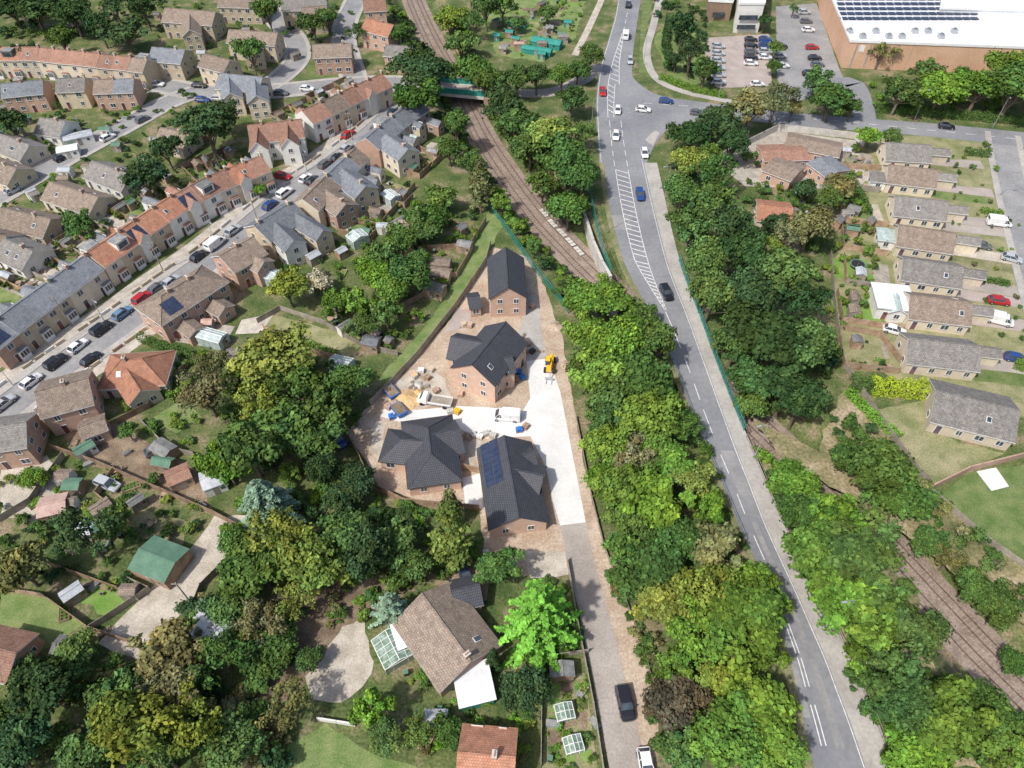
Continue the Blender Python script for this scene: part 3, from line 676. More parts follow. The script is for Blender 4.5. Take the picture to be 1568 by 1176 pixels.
for i in range(12):
    p=G(1400+i*21,107+i*0.8); b['windows'].box((p.x,p.y-0.1,1.6),2.2,0.08,1.3,'glass')
p=G(1335,104); b['windows'].box((p.x,p.y-0.35,6),1.6,0.1,1.0,'red'); p=G(1315,104); b['windows'].box((p.x,p.y-0.35,6),2,0.08,0.9,'white')
for k in range(9):
    p=G(1300+k*20,R.choice((50,58)),8); b['roof'].box((p.x,p.y,8.6),0.8,0.8,0.5,'steel'); b['roof'].cyl((p.x,p.y,9.1),(p.x,p.y,9.4),.5,.5,'felt',8)
finish('retail_warehouse',b,Vector((0,0,0)))
b=newparts(); prism(b,[(1122,50),(1160,50),(1168,-40),(1130,-40)],0,9,'render','metalw'); 
for z in (2,5): b['windows'].box(G(1140,51)+Vector((0,-0.1,z)),3,0.06,0.7,'glass')
finish('white_commercial_building',b,Vector((0,0,0)))
b=newparts(); prism(b,[(1080,30),(1116,32),(1122,-30),(1085,-30)],0,6,'br_dark','solar'); b['windows'].box(G(1098,32)+Vector((0,-0.1,2)),2,0.06,0.8,'glass'); finish('commercial_building',b,Vector((0,0,0)))
# ---------------------------------------------------------------- ground patches
patch('site_soil',[(742,375),(812,395),(835,440),(862,520),(882,640),(905,760),(935,860),(985,990),(1010,1100),(1000,1176),(950,1176),(900,960),(868,862),(800,882),(742,842),(735,782),(660,772),(578,745),(560,705),(530,662),(560,628),(640,545),(700,478)],'dirt',0.012,0.25)
patch('grass_path',[(748,322),(762,318),(770,345),(745,395),(700,465),(640,545),(600,590),(575,585),(640,515),(700,425)],'lawn',0.014,0.4)
patch('concrete_road',[(806,553),(838,549),(846,566),(858,600),(897,800),(858,805),(846,765),(836,715),(812,668),(745,672),(700,656),(620,648),(583,638),(590,622),(640,628),(700,622),(748,624),(800,630),(812,610)],'conc',0.05)
patch('drive_lane',[(897,800),(912,868),(938,960),(962,1060),(985,1150),(1010,1260),(950,1260),(930,1160),(908,1040),(885,930),(868,860),(858,805)],'drive',0.04)
patch('tarmac_yard',[(803,455),(822,450),(828,500),(838,548),(806,552),(790,520),(800,490)],'foot',0.035)
patch('patio',[(708,732),(735,725),(740,780),(712,770)],'conc',0.035); patch('patio',[(570,640),(590,650),(583,700),(568,690)],'conc_old',0.034)
patch('patio',[(700,470),(725,480),(718,500),(680,510)],'pinkpave',0.035)
patch('pale_ground',[(800,840),(868,845),(872,880),(812,885)],'conc_old',0.03,0.3)
patch('rubble_ground',[(605,580),(660,560),(690,600),(690,622),(600,622)],'conc_old',0.026,0.6)
patch('rubble_ground',[(690,655),(735,662),(738,690),(715,720),(705,690)],'conc_old',0.027,0.4)
patch('scrub_ground',[(1150,640),(1250,690),(1290,600),(1330,640),(1420,740),(1568,870),(1700,1000),(1700,1040),(1568,960),(1440,860),(1300,760),(1200,700)],'scrub',0.014,0.5)
patch('verge',[(1165,700),(1240,760),(1400,900),(1420,1000),(1500,1176),(1400,1176),(1300,1000),(1200,800)],'scrub',0.0125,0.5)
patch('large_lawn',[(1335,628),(1425,612),(1432,655),(1470,678),(1540,695),(1432,742),(1395,715)],'lawn_dry',0.03,0.2)
patch('large_lawn',[(1432,762),(1490,722),(1568,712),(1640,760),(1640,900),(1568,862),(1500,812)],'lawn',0.03,0.2)
patch('patio',[(1495,722),(1525,716),(1545,745),(1518,752)],'conc',0.045)
patch('estate_ground',[(1330,205),(1500,212),(1530,230),(1545,330),(1568,430),(1640,620),(1560,640),(1380,590),(1285,520),(1275,400),(1330,330)],'lawn_dry',0.008)
patch('car_park',[(1082,58),(1178,52),(1182,132),(1100,135),(1078,120)],'pinkpave',0.03)
patch('car_park',[(1188,10),(1250,5),(1285,105),(1300,140),(1200,150),(1190,120)],'asph2',0.03)
patch('allotment_ground',[(735,25),(790,-10),(900,-10),(880,60),(830,95),(760,85)],'lawn',0.03,0.5)
patch('verge',[(985,0),(1000,0),(985,70),(995,120),(978,110),(980,60)],'lawn',0.03)
patch('grass_slope',[(1000,60),(1030,20),(1080,60),(1090,130),(1030,130)],'lawn',0.02,0.4)
patch('garden_lawn',[(420,482),(505,505),(560,520),(535,550),(470,535),(405,500)],'lawn_dry',0.03,0.2)
patch('patio',[(370,490),(420,480),(400,510),(360,512)],'paving',0.03)
patch('concrete_track',[(392,790),(335,870),(270,945),(215,1010),(180,1000),(150,985),(225,905),(295,840),(330,790)],'conc_old',0.03,0.25)
patch('yard',[(225,905),(290,900),(225,985),(175,985)],'conc_old',0.038,0.2)
patch('garden_lawn',[(0,905),(60,905),(130,955),(60,1000),(0,985)],'lawn',0.03,0.2)
patch('garden_lawn',[(100,905),(190,880),(225,905),(165,945)],'lawn_b',0.03,0.4)
patch('garden_lawn',[(190,770),(290,800),(280,835),(200,820)],'lawn_dry',0.03,0.2)
patch('gravel_yard',[(560,945),(575,1020),(540,1070),(480,1075),(470,1040),(530,960)],'conc_old',0.03,0.6)
patch('garden_soil',[(480,890),(600,880),(640,900),(560,945),(520,1000),(400,1100),(380,1090)],'dirt_d',0.02,0.6)
patch('garden_lawn',[(440,1140),(500,1110),(560,1150),(640,1176),(660,1220),(430,1220)],'lawn',0.03,0.2)
patch('yard',[(665,895),(690,860),(750,880),(745,920),(700,915)],'dirt_d',0.03)
patch('garden_lawn',[(235,640),(280,610),(310,640),(270,665)],'lawn',0.03,0.2)
patch('garden_bed',[(250,485),(360,500),(340,535),(250,520)],'paving',0.03)
patch('yard',[(90,660),(180,650),(250,690),(300,720),(330,790),(250,750),(130,710)],'dirt_d',0.028,0.3)
patch('yard',[(0,710),(70,700),(120,735),(60,800),(0,790)],'conc_old',0.028,0.4)
patch('garden_lawn',[(560,780),(640,775),(650,830),(600,850),(560,830)],'lawn',0.03,0.3)
patch('vegetable_plot',[(840,1040),(895,1030),(915,1176),(830,1176)],'lawn_dry',0.03)
patch('close_verge',[(470,100),(545,95),(545,120),(475,125)],'lawn',0.03)
patch('beige_yard',[(1095,248),(1190,200),(1310,215),(1325,260),(1290,290),(1140,285)],'paving',0.02)
patch('garden_lawn',[(1275,395),(1330,398),(1325,430),(1275,425)],'lawn_b',0.05,0.1); patch('garden_lawn',[(1272,460),(1318,465),(1315,490),(1278,487)],'lawn_b',0.05,0.1)
def bedrow(px,nx,ny,hx,hy,mats,name='vegetable_bed'):
    a,bq,c,d=GP(px)
    for i in range(nx):
        for j in range(ny):
            s,t=(i+.5)/nx,(j+.5)/ny; p=a.lerp(bq,s).lerp(d.lerp(c,s),t); an=R.uniform(-.15,.15); ex=Vector((math.cos(an),math.sin(an),0)); ey=Vector((-ex.y,ex.x,0)); w_=hx*R.uniform(.6,1); h_=hy*R.uniform(.6,1)
            patch(name,[p-ex*w_-ey*h_,p+ex*w_-ey*h_,p+ex*w_+ey*h_,p-ex*w_+ey*h_],R.choice(mats),0.05,0.1,world=True)
bedrow([(755,15),(885,0),(865,70),(775,75)],9,5,2.6,2.4,['bed','bed','dirt_d','lawn_b','lawn_dry'])
bedrow([(842,1045),(895,1040),(912,1170),(835,1170)],3,5,0.9,1.1,['bed','bed','dirt_d','lawn_b'])
# ---------------------------------------------------------------- fences
fence('site_fence',[(568,622),(600,590),(640,547),(700,470),(745,402),(752,375)],1.8,'wood_g')
fence('site_fence',[(530,662),(552,705),(572,748),(620,772),(735,782)],1.8,'wood')
fence('close_board_fence',[(712,672),(690,715),(735,725)],1.8,'wood')
fence('drive_fence',[(868,860),(885,960),(908,1080),(925,1190)],1.4,'wood_g')
fence('drive_fence',[(882,640),(905,760),(925,840),(985,990),(1010,1100)],0.9,'wood_g',2.4,0.015)
fence('long_garden_fence',[(80,688),(150,712),(250,755),(330,790),(372,812)],1.8,'wood')
fence('garden_fence',[(0,905),(70,915),(140,965),(200,985)],1.6,'wood')
fence('garden_fence',[(140,965),(165,950),(232,905),(200,890)],1.6,'wood_g')
fence('garden_fence',[(185,905),(60,860),(0,850)],1.6,'wood')
fence('garden_fence',[(345,865),(310,900),(300,925)],1.5,'wood_g')
fence('garden_fence',[(100,700),(50,770),(0,800)],1.6,'wood_g'); fence('garden_fence',[(180,720),(150,760),(200,800)],1.6,'wood'); fence('garden_fence',[(215,645),(260,690),(300,700)],1.6,'wood_g'); fence('garden_fence',[(290,560),(230,625),(180,650)],1.6,'wood')
fence('white_wall',[(488,1103),(545,1112)],1.2,'render',th=0.1)
fence('brick_wall',[(1420,752),(1480,722),(1568,700),(1640,685)],1.6,'br_red',th=0.11)
fence('garden_fence',[(1420,752),(1510,830),(1568,870),(1640,920)],1.4,'wood_g')
fence('long_fence',[(1095,248),(1190,200),(1308,213),(1322,225)],2.0,'stone',th=0.08)
fence('concrete_post_fence',[(1420,740),(1395,715),(1335,628),(1290,560),(1275,460),(1270,390)],1.6,'wood_g')
fence('garden_fence',[(1285,505),(1345,515),(1380,560)],1.6,'wood')
fence('garden_fence',[(500,500),(560,535),(610,545)],1.6,'wood_g'); fence('garden_fence',[(405,505),(470,540),(530,555)],1.6,'wood')
fence('garden_fence',[(395,495),(430,475),(500,498)],1.4,'wood_g')
fence('garden_fence',[(610,430),(700,425),(720,390)],1.6,'wood'); fence('garden_fence',[(640,385),(720,380),(745,340)],1.6,'wood'); fence('garden_fence',[(600,480),(640,460),(670,440)],1.6,'wood')
fence('garden_fence',[(900,1000),(830,1010),(828,1176)],1.5,'wood_g')
for s in (-1,1):
    q=offs(S1,s*(5.4))[2:44]
    for i in range(0,len(q)-1,1):
        if i%5: fence('front_garden_wall',[q[i],q[i].lerp(q[i+1],.82)],0.8,R.choice(['br_red','br_buff','render']),3,0.1,0,True)
# verge railings and parapets
railing('railway_fence',[(748,318),(762,335),(785,368),(815,410),(845,448),(870,480)],2.0,'teal',0.0,2.4)
railing('bridge_parapet',[p for p in offs(FR,0.25)[18:52:3]],1.7,'teal',0.15,2)
railing('roadside_fence',[p for p in offs(FR,0.25)[52::4]],1.3,'wood_g',0.1,2.5,False)
railing('bridge_parapet',[(903,300),(912,345),(922,385),(935,420)],2.0,'teal',0.0,2)
railing('road_guard_rail',[p for p in offs(ML,-0.9)[72:108:3]],1.1,'steel',0.1,2)
b=MB()
Wp=GP([(886,300),(897,335),(908,370),(922,402),(935,425)],0)
for a,c in zip(Wp[:-1],Wp[1:]):
    d=c-a; L=d.length; d.normalize(); m=(a+c)/2; b.box((m.x,m.y,-1.6),L/2+0.05,0.25,2.0,'stone',ex=d)
    b.box((m.x,m.y,0.45),L/2+0.08,0.33,0.06,'stone',ex=d)
b.obj('retaining_wall')
# green bridge over railway
b=MB()
A=G(672,133);C=G(748,140); d=(C-A).normalized(); n=Vector((-d.y,d.x,0)); L=(C-A).length
m=(A+C)/2
b.box((m.x,m.y,-0.45),L/2+1,3.6,0.42,'stone',ex=d)
for s in (-1,1):
    q=m+n*(s*3.3); b.box((q.x,q.y,0.25),L/2,0.14,1.15,'teal',ex=d); b.box((q.x,q.y,1.42),L/2,0.22,0.05,'teal',ex=d)
    k=int(L/1.4)
    for i in range(k+1):
        p=A+d*(L*i/k)+n*(s*3.3); b.box((p.x,p.y,0.2),0.06,0.24,1.1,'teal',ex=d)
for e,p in ((-1,A),(1,C)):
    b.box((p.x+d.x*e*0.4,p.y+d.y*e*0.4,-1.7),0.9,4.4,1.7,'br_dark',ex=d)
b.obj('railway_overbridge')
# ---------------------------------------------------------------- foliage
def mesh_np(name,V,Q,tint,mat_leaf,trunk=None):
    me=bpy.data.meshes.new(name)
    nv=len(V); faces=Q
    tv=np.array(trunk.V) if trunk else None
    VV=np.concatenate([V,tv]) if trunk else V
    loops=[faces.ravel()]; starts=[np.arange(len(faces))*4]; tot=len(faces)*4; mi=[np.zeros(len(faces),int)]
    if trunk:
        ls=[];ss=[]
        for f in trunk.F:
            ss.append(tot+len(ls)); ls+= [nv+i for i in f]
        loops.append(np.array(ls)); starts.append(np.array(ss)); mi.append(np.ones(len(trunk.F),int))
    loops=np.concatenate(loops); starts=np.concatenate(starts); mi=np.concatenate(mi)
    me.vertices.add(len(VV)); me.vertices.foreach_set('co',VV.astype(np.float32).ravel())
    me.loops.add(len(loops)); me.loops.foreach_set('vertex_index',loops.astype(np.int32))
    me.polygons.add(len(starts)); me.polygons.foreach_set('loop_start',starts.astype(np.int32))
    me.materials.append(M['leaf']); me.materials.append(M['bark']); me.polygons.foreach_set('material_index',mi.astype(np.int32))
    me.update(calc_edges=True)
    at=me.attributes.new('tint','FLOAT_COLOR','POINT'); T=np.ones((len(VV),4),np.float32); T[:nv,:3]=tint; at.data.foreach_set('color',T.ravel())
    return me
def leaves(C,Nn,size,tint):
    n=len(C); Nn=Nn/np.linalg.norm(Nn,axis=1,keepdims=True)
    r=rng.normal(size=(n,3)); t=np.cross(Nn,r); t/=np.linalg.norm(t,axis=1,keepdims=True)+1e-9; b=np.cross(Nn,t)
    s=size[:,None]; t=t*s; b=b*s*0.7
    V=np.stack([C-t-b*.6,C+t*0.2-b,C+t+b*.5,C-t*0.3+b],1).reshape(-1,3)
    Q=np.arange(4*n).reshape(-1,4); T=np.repeat(tint,4,axis=0); return V,Q,T
def sph(n):
    d=rng.normal(size=(n,3)); return d/np.linalg.norm(d,axis=1,keepdims=True)
def make_tree(name,Rr=5.0,Hh=9.5,ncl=30,nl=230,leaf=0.36,low=0.3,shape='round',crs=(0.18,0.36),skew=0.0):
    Cs=[];Ns=[];Ss=[];Ts=[]
    cz=Hh*(0.5+low/2); vr=Hh*(1-low)/2
    tr=MB(); tr.cyl((0,0,-0.5),(0.1,0.1,Hh*0.45),Rr*0.07,Rr*0.045,'bark',8,False)
    sk=R.uniform(0,6.28); a1,a2=R.uniform(0,6.28),R.uniform(0,6.28)
    for k in range(ncl):
        d=sph(1)[0]; 
        if d[2]<-0.35: d[2]*=-0.6
        an=math.atan2(d[1],d[0]); rad=R.uniform(0.35,0.84); lump=1+0.18*math.sin(2*an+a1)+0.14*math.sin(3*an+a2)+R.uniform(-.14,.14)
        c=np.array([d[0]*Rr*rad*lump+skew*math.cos(sk),d[1]*Rr*rad*lump+skew*math.sin(sk),cz+d[2]*vr*rad*R.uniform(.8,1.2)])
        if shape=='cone':
            f=k/ncl; an=R.uniform(0,6.28); rr=Rr*(1-f)**0.8*R.uniform(0.2,0.75); c=np.array([rr*math.cos(an),rr*math.sin(an),Hh*(0.12+0.85*f)])
        cr=Rr*R.uniform(*crs)*(0.8 if shape=='cone' else 1)
        if k%3==0: tr.cyl((0.1,0.1,Hh*R.uniform(0.2,0.42)),tuple(c*np.array([.85,.85,.92])),Rr*0.03,Rr*0.012,'bark',5,False)
        m=int(nl*R.uniform(0.7,1.3)*(cr/(Rr*0.28))**1.3); dd=sph(m); dd[:,2]=np.where(dd[:,2]<-0.4,-dd[:,2],dd[:,2])
        rr=cr*(rng.uniform(0.5,1.18,m))[:,None]; rr=rr*(1+0.3*np.sin(dd[:,0:1]*7+k)*np.cos(dd[:,1:2]*6-k))
        C=c+dd*rr*np.array([1,1,0.8]); N=dd+rng.normal(size=(m,3))*0.5+np.array([0,0,0.35])
        br=R.uniform(0.62,1.28); hue=R.uniform(-0.10,0.12)
        T=np.ones((m,3))*br*rng.uniform(0.62,1.38,(m,1)); T[:,0]*=1+hue; T[:,2]*=1-hue
        yl=rng.random(m)<0.05; T[yl]*=np.array([1.3,1.15,1.0])
        Cs.append(C);Ns.append(N);Ss.append(leaf*rng.uniform(0.45,1.25,m));Ts.append(T)
    V,Q,T=leaves(np.concatenate(Cs),np.concatenate(Ns),np.concatenate(Ss),np.concatenate(Ts))
    return mesh_np(name,V,Q,T,None,tr)
def make_conifer(name,Rr=5,Hh=12,nb=75,leaf=0.3,droop=0.25,p=0.9,wid=0.30):
    Cs=[];Ns=[];Ss=[];Ts=[]; tr=MB(); tr.cyl((0,0,-0.5),(0,0,Hh*0.97),Rr*0.07,0.03,'bark',7,False)
    for k in range(nb):
        f=(k+0.5)/nb; an=k*2.4+R.uniform(-.3,.3); ln=Rr*(1-f)**p*R.uniform(0.7,1.12)+0.25; z=Hh*(0.10+0.88*f)
        m=int(40+150*ln/Rr); t=rng.uniform(0.12,1,m); w=(1-t)*ln*wid+0.12
        dx,dy=math.cos(an),math.sin(an); off=rng.normal(size=m)*w*0.6
        C=np.stack([dx*ln*t-dy*off,dy*ln*t+dx*off,z-droop*ln*t**1.6+rng.normal(size=m)*0.1-abs(off)*0.3],1)
        N=np.stack([rng.normal(size=m)*.4+dx*.3,rng.normal(size=m)*.4+dy*.3,np.ones(m)],1)
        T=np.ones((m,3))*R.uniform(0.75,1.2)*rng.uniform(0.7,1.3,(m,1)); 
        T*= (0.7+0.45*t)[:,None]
        Cs.append(C);Ns.append(N);Ss.append(leaf*rng.uniform(0.6,1.2,m));Ts.append(T)
        tr.cyl((0,0,z),(dx*ln*0.8,dy*ln*0.8,z-droop*ln*0.6),0.05,0.02,'bark',4,False)
    V,Q,T=leaves(np.concatenate(Cs),np.concatenate(Ns),np.concatenate(Ss),np.concatenate(Ts))
    return mesh_np(name,V,Q,T,None,tr)
BROAD=[make_tree('broadleaf_crown_%d'%i,5.0,9.0+R.uniform(-1,2.0),R.randint(26,44),150,R.choice((0.28,0.33,0.37)),crs=R.choice(((.14,.28),(.18,.38),(.2,.33),(.12,.40))),skew=R.uniform(0,.6)) for i in range(10)]
LIGHT=[make_tree('loose_crown_%d'%i,5.0,10,R.randint(26,34),100,0.25,0.2,crs=(.13,.27)) for i in range(4)]
CONE=[make_tree('tall_crown_%d'%i,4.0,13,46,110,0.30,0.1,'cone') for i in range(2)]
FIR=[make_conifer('conifer_crown',5,12,44,0.20,0.30,0.62,0.20)]
CEDAR=[make_conifer('weeping_crown',5,9,80,0.22,0.55,0.55)]
BUSH=[make_tree('shrub_crown_%d'%i,1.5,R.uniform(1.8,2.6),12,65,0.165,0.0,skew=.2) for i in range(6)]
TINT={'d':(0.048,0.092,0.034),'m':(0.083,0.150,0.040),'b':(0.128,0.228,0.038),'y':(0.172,0.228,0.048),'o':(0.165,0.172,0.072),'s':(0.23,0.31,0.22),'p':(0.09,0.08,0.06),'v':(0.16,0.34,0.045),'n':(0.34,0.44,0.04),'w':(0.42,0.44,0.30)}
def put(name,me,x,y,z,s,sz,tint):
    o=bpy.data.objects.new(name,me); o.location=(x,y,z); o.scale=(s*R.uniform(.9,1.1),s*R.uniform(0.9,1.1),sz); o.rotation_euler=(R.uniform(-.05,.05),R.uniform(-.05,.05),R.uniform(0,6.28))
    t=TINT[tint]; k=R.uniform(0.8,1.2); o.color=(t[0]*k*R.uniform(0.88,1.12),t[1]*k,t[2]*k*R.uniform(.85,1.2),1); col.objects.link(o); return o
def tree(u,v,r,t='m',kind=None):
    rm=r/PXM(v,6)
    lib,bh,name={None:(BROAD,9.5,'broadleaf_tree'),'L':(LIGHT,9.5,'ash_tree'),'C':(CONE,13,'poplar_tree'),'F':(FIR,11,'conifer_tree'),'W':(CEDAR,9,'weeping_cedar_tree')}[kind]
    base=4.0 if kind=='C' else 5.0
    s=rm/base*1.10; sz=s*R.uniform(0.95,1.15)
    if kind is None: sz=min(s,1.25)*R.uniform(0.9,1.2)
    hc=bh*sz*0.6; p=G(u,v,hc)
    put(name,R.choice(lib),p.x,p.y,tz(p.x,p.y)-0.1,s,sz,t)
TREES="""895,465,34,b 935,452,40,b 978,470,36,m 905,515,36,b 950,522,44,b 1000,525,36,m 892,560,30,m 928,575,44,b 982,578,46,m 1012,610,30,b 935,630,42,m 985,645,46,b 1030,655,36,m 925,685,38,b 970,700,46,o 1022,705,40,b 925,735,34,b 948,752,44,b 1000,765,50,b 1062,742,42,y 1090,775,34,b 965,795,42,m 955,840,34,m 1035,825,44,m 1095,835,46,o 1000,870,46,m 1080,900,58,y 1155,900,44,b 1015,930,48,y 1130,955,58,b 1062,975,54,b 1165,985,40,b 1035,1025,40,b 1110,1060,50,y 1165,1090,52,b 1105,1130,54,b 1030,1080,42,p 1180,1150,48,b 1045,1150,44,m
1050,250,26,y 1098,268,38,m 1060,208,26,d 1100,190,32,d 1150,165,34,o 1188,152,32,o 1045,295,34,m 1095,305,38,m 1060,345,36,m 1112,345,38,d 1082,395,38,m 1138,390,42,d 1092,448,42,m 1148,450,46,d 1197,428,42,m 1228,468,42,d 1132,508,46,m 1190,518,54,d 1243,535,42,m 1212,580,46,d 1155,568,40,m 1232,605,36,d 1160,600,30,m 1242,345,36,o 1205,365,30,o 1180,380,26,y 1120,225,26,d 1085,240,26,m
1175,685,22,b 1212,735,36,b 1225,790,38,m 1278,795,46,b 1248,845,50,b 1318,855,52,m 1285,905,56,b 1352,912,48,m 1330,965,52,b 1400,965,46,m 1385,1075,52,m 1450,1110,56,b 1505,1100,50,m 1545,1145,46,b 1410,1155,56,b 1350,705,52,m 1392,742,44,m 1318,690,34,m 1350,1010,34,m 1470,840,26,o 1510,880,30,m 1545,905,34,m 1440,810,26,m 1568,1000,24,m
690,20,26,y 705,55,26,m 650,118,38,d 642,92,28,d 690,95,22,m 730,88,28,m 748,112,26,m 772,150,34,d 792,118,28,m 822,118,22,d 875,152,26,d 845,205,42,y 868,250,38,m 812,210,36,m 792,180,32,m 895,205,26,m 872,300,34,m 892,270,32,m 832,262,26,m 640,160,30,m 700,192,24,m 688,228,22,m 722,252,24,m 735,290,28,o 655,335,30,m 678,300,26,m 765,312,18,b 905,85,20,m 885,108,20,m 860,118,20,m 725,35,20,m 745,15,22,m 770,5,22,m 838,20,14,m 790,35,14,m
440,442,30,y 487,432,24,w 512,460,24,b 542,460,30,b 572,428,32,b 588,392,32,m 615,372,24,m 622,420,32,m 590,478,28,m 552,498,26,m 650,352,26,m 640,398,20,m 600,445,28,b
312,600,46,o 330,560,30,o 418,560,56,y 462,600,56,m 400,620,50,y 440,660,56,m 382,690,52,m 345,712,38,b 500,622,44,m 532,585,34,m 482,680,38,m 495,720,30,d 430,830,56,y 482,862,52,y 400,872,46,m 522,832,44,m 562,852,42,d 602,830,38,m 640,870,30,m 765,872,34,m 805,1058,40,d 570,1080,38,v 440,1078,42,o 130,822,54,d 30,872,42,o 175,800,30,m 250,1000,54,o 175,1082,54,m 70,1060,52,d 110,1010,34,m 205,1115,52,y 302,1112,54,y 352,1150,46,m 40,1125,46,d 335,1000,46,m 392,955,40,o 270,1060,50,o 130,1150,46,m 420,985,34,m 640,1120,30,y 350,930,34,m 20,1160,40,d 250,1160,44,m 590,1130,28,m 690,1120,24,m 545,740,34,d 520,770,30,d 460,915,40,y 360,830,30,m 470,1010,24,m
55,20,40,d 18,12,34,d 112,25,30,d 150,38,26,d 192,48,34,d 95,62,20,m 385,85,24,m 480,42,22,m 410,20,22,m 318,200,48,d 228,268,36,d 252,228,26,d 345,175,26,d 125,350,28,m 15,190,28,d 40,85,16,d 175,10,22,d 220,15,22,d 500,30,16,m 545,50,16,m 620,90,18,d 610,55,14,m 395,292,12,b 50,735,22,b 195,660,16,m
1045,40,26,d 1060,78,28,d 1080,108,22,m 1035,95,14,d 1350,80,22,o 1275,150,32,m 1250,120,26,m 1380,140,32,m 1440,142,38,b 1500,138,44,b 1552,142,42,m 1540,110,32,b 1590,130,40,m 1330,210,22,b 1360,212,18,m 1190,75,14,m 1170,35,14,d 1185,100,14,m 1215,165,20,o 1420,105,24,m 1232,290,20,d 1290,285,26,o 1270,305,24,m 1190,340,24,d 1215,15,10,m 1305,165,16,m"""
for tk in TREES.split():
    u,v,r,t=tk.split(',')
    k=None
    if (t in 'oy' and R.random()<0.5) or R.random()<.12: k='L'
    tree(float(u),float(v),float(r),t,k)
tree(692,815,44,'y','C'); tree(690,770,26,'o','C'); tree(825,945,72,'v','F'); tree(405,765,58,'s','W'); tree(640,340,20,'m','C'); tree(735,280,22,'o','C')
tree(595,930,36,'s','F'); tree(755,1010,18,'d','C')
def inpoly(x,y,P):
    c=False;j=len(P)-1
    for i in range(len(P)):
        if (P[i].y>y)!=(P[j].y>y) and x<(P[j].x-P[i].x)*(y-P[i].y)/(P[j].y-P[i].y)+P[i].x: c=not c
        j=i
    return c
def pts_in(px,n,rail=5.3):
    P=GP(px); xs=[p.x for p in P]; ys=[p.y for p in P]; k=0;g=0; out=[]
    while k<n and g<n*20:
        g+=1; x=R.uniform(min(xs),max(xs)); y=R.uniform(min(ys),max(ys))
        if not inpoly(x,y,P): continue
        if float(raildist(np.array([x]),np.array([y]))[0])<rail: continue
        out.append((x,y)); k+=1
    return out
def scatter(px,n,r0,r1,tints,name='shrub'):
    for x,y in pts_in(px,n):
        rr=R.uniform(r0,r1); put(name,R.choice(BUSH),x,y,tz(x,y)-0.05,rr/1.5,rr/1.5*R.uniform(.7,1.2),R.choice(tints))
scatter([(640,30),(700,20),(760,150),(830,190),(900,290),(900,330),(870,340),(800,260),(740,180),(690,90)],140,1.0,2.2,'mmbmo')
scatter([(600,20),(625,20),(670,110),(720,200),(790,300),(850,380),(900,440),(880,480),(800,380),(740,290),(660,170),(620,90)],160,1.0,2.2,'mmdb')
scatter([(870,430),(960,430),(1040,560),(1160,900),(1190,1176),(1010,1176),(960,900),(900,640)],170,0.9,2.2,'mmbyo')
scatter([(925,880),(950,860),(1010,1050),(1020,1176),(1000,1176),(980,1000)],40,0.5,1.2,'mom')
scatter([(1030,250),(1080,200),(1260,300),(1260,380),(1290,600),(1170,640),(1090,500)],90,1.0,2.2,'mmd')
scatter([(1150,680),(1300,740),(1420,860),(1400,1000),(1568,1176),(1360,1176),(1280,980)],140,1.0,2.2,'mmbm')
scatter([(1260,620),(1330,660),(1568,900),(1700,1000),(1568,980),(1400,830),(1300,740)],130,0.6,1.7,'momd')
scatter([(1540,980),(1640,1060),(1640,1176),(1560,1120)],20,1,2,'mm')
scatter([(290,560),(540,560),(560,760),(660,800),(640,900),(380,900),(330,760)],140,1.0,2.4,'mmbd')
scatter([(0,1010),(150,1030),(350,900),(470,930),(420,1176),(0,1176)],140,1.0,2.4,'mdom')
scatter([(410,420),(660,300),(740,330),(700,420),(600,560),(540,520)],130,0.6,1.5,'mmbyd')
scatter([(60,690),(200,720),(330,780),(190,900),(0,890),(0,720)],90,0.5,1.5,'mmbyd')
scatter([(160,640),(320,520),(300,690)],40,0.6,1.4,'mby')
scatter([(560,760),(720,790),(740,870),(600,920)],50,0.7,1.6,'mbm')
scatter([(770,880),(870,890),(900,1000),(830,1030)],20,0.6,1.3,'mb')
scatter([(620,1040),(830,1040),(830,1176),(640,1150)],55,0.4,1.3,'mbvyo')
scatter([(480,880),(600,870),(640,900),(560,950),(500,960)],30,0.5,1.4,'mbo')
scatter([(740,10),(900,-10),(870,80),(780,90)],60,0.4,1.1,'mbvy','allotment_plant')
scatter([(1000,0),(1080,20),(1090,140),(1020,120)],50,0.9,2.0,'mdd')
scatter([(0,100),(220,130),(330,150),(180,210),(0,270)],80,0.5,1.5,'mdmb')
scatter([(0,310),(200,210),(330,160),(370,200),(100,380),(0,420)],120,0.5,1.5,'mdmb')
scatter([(0,0),(230,0),(230,60),(0,60)],70,1.0,2.4,'dmm')
scatter([(230,0),(640,0),(640,110),(240,110)],90,0.5,1.6,'mdm')
scatter([(1140,280),(1330,270),(1340,400),(1290,560),(1240,400)],80,0.5,1.6,'mmyb')
scatter([(1330,120),(1568,110),(1568,180),(1340,175)],60,1.0,2.2,'mbb')
scatter([(1500,210),(1640,230),(1640,620),(1570,600)],30,0.5,1.2,'mb')
scatter([(840,1040),(900,1035),(915,1176),(835,1176)],30,0.3,0.8,'mbvy','vegetable_plant')
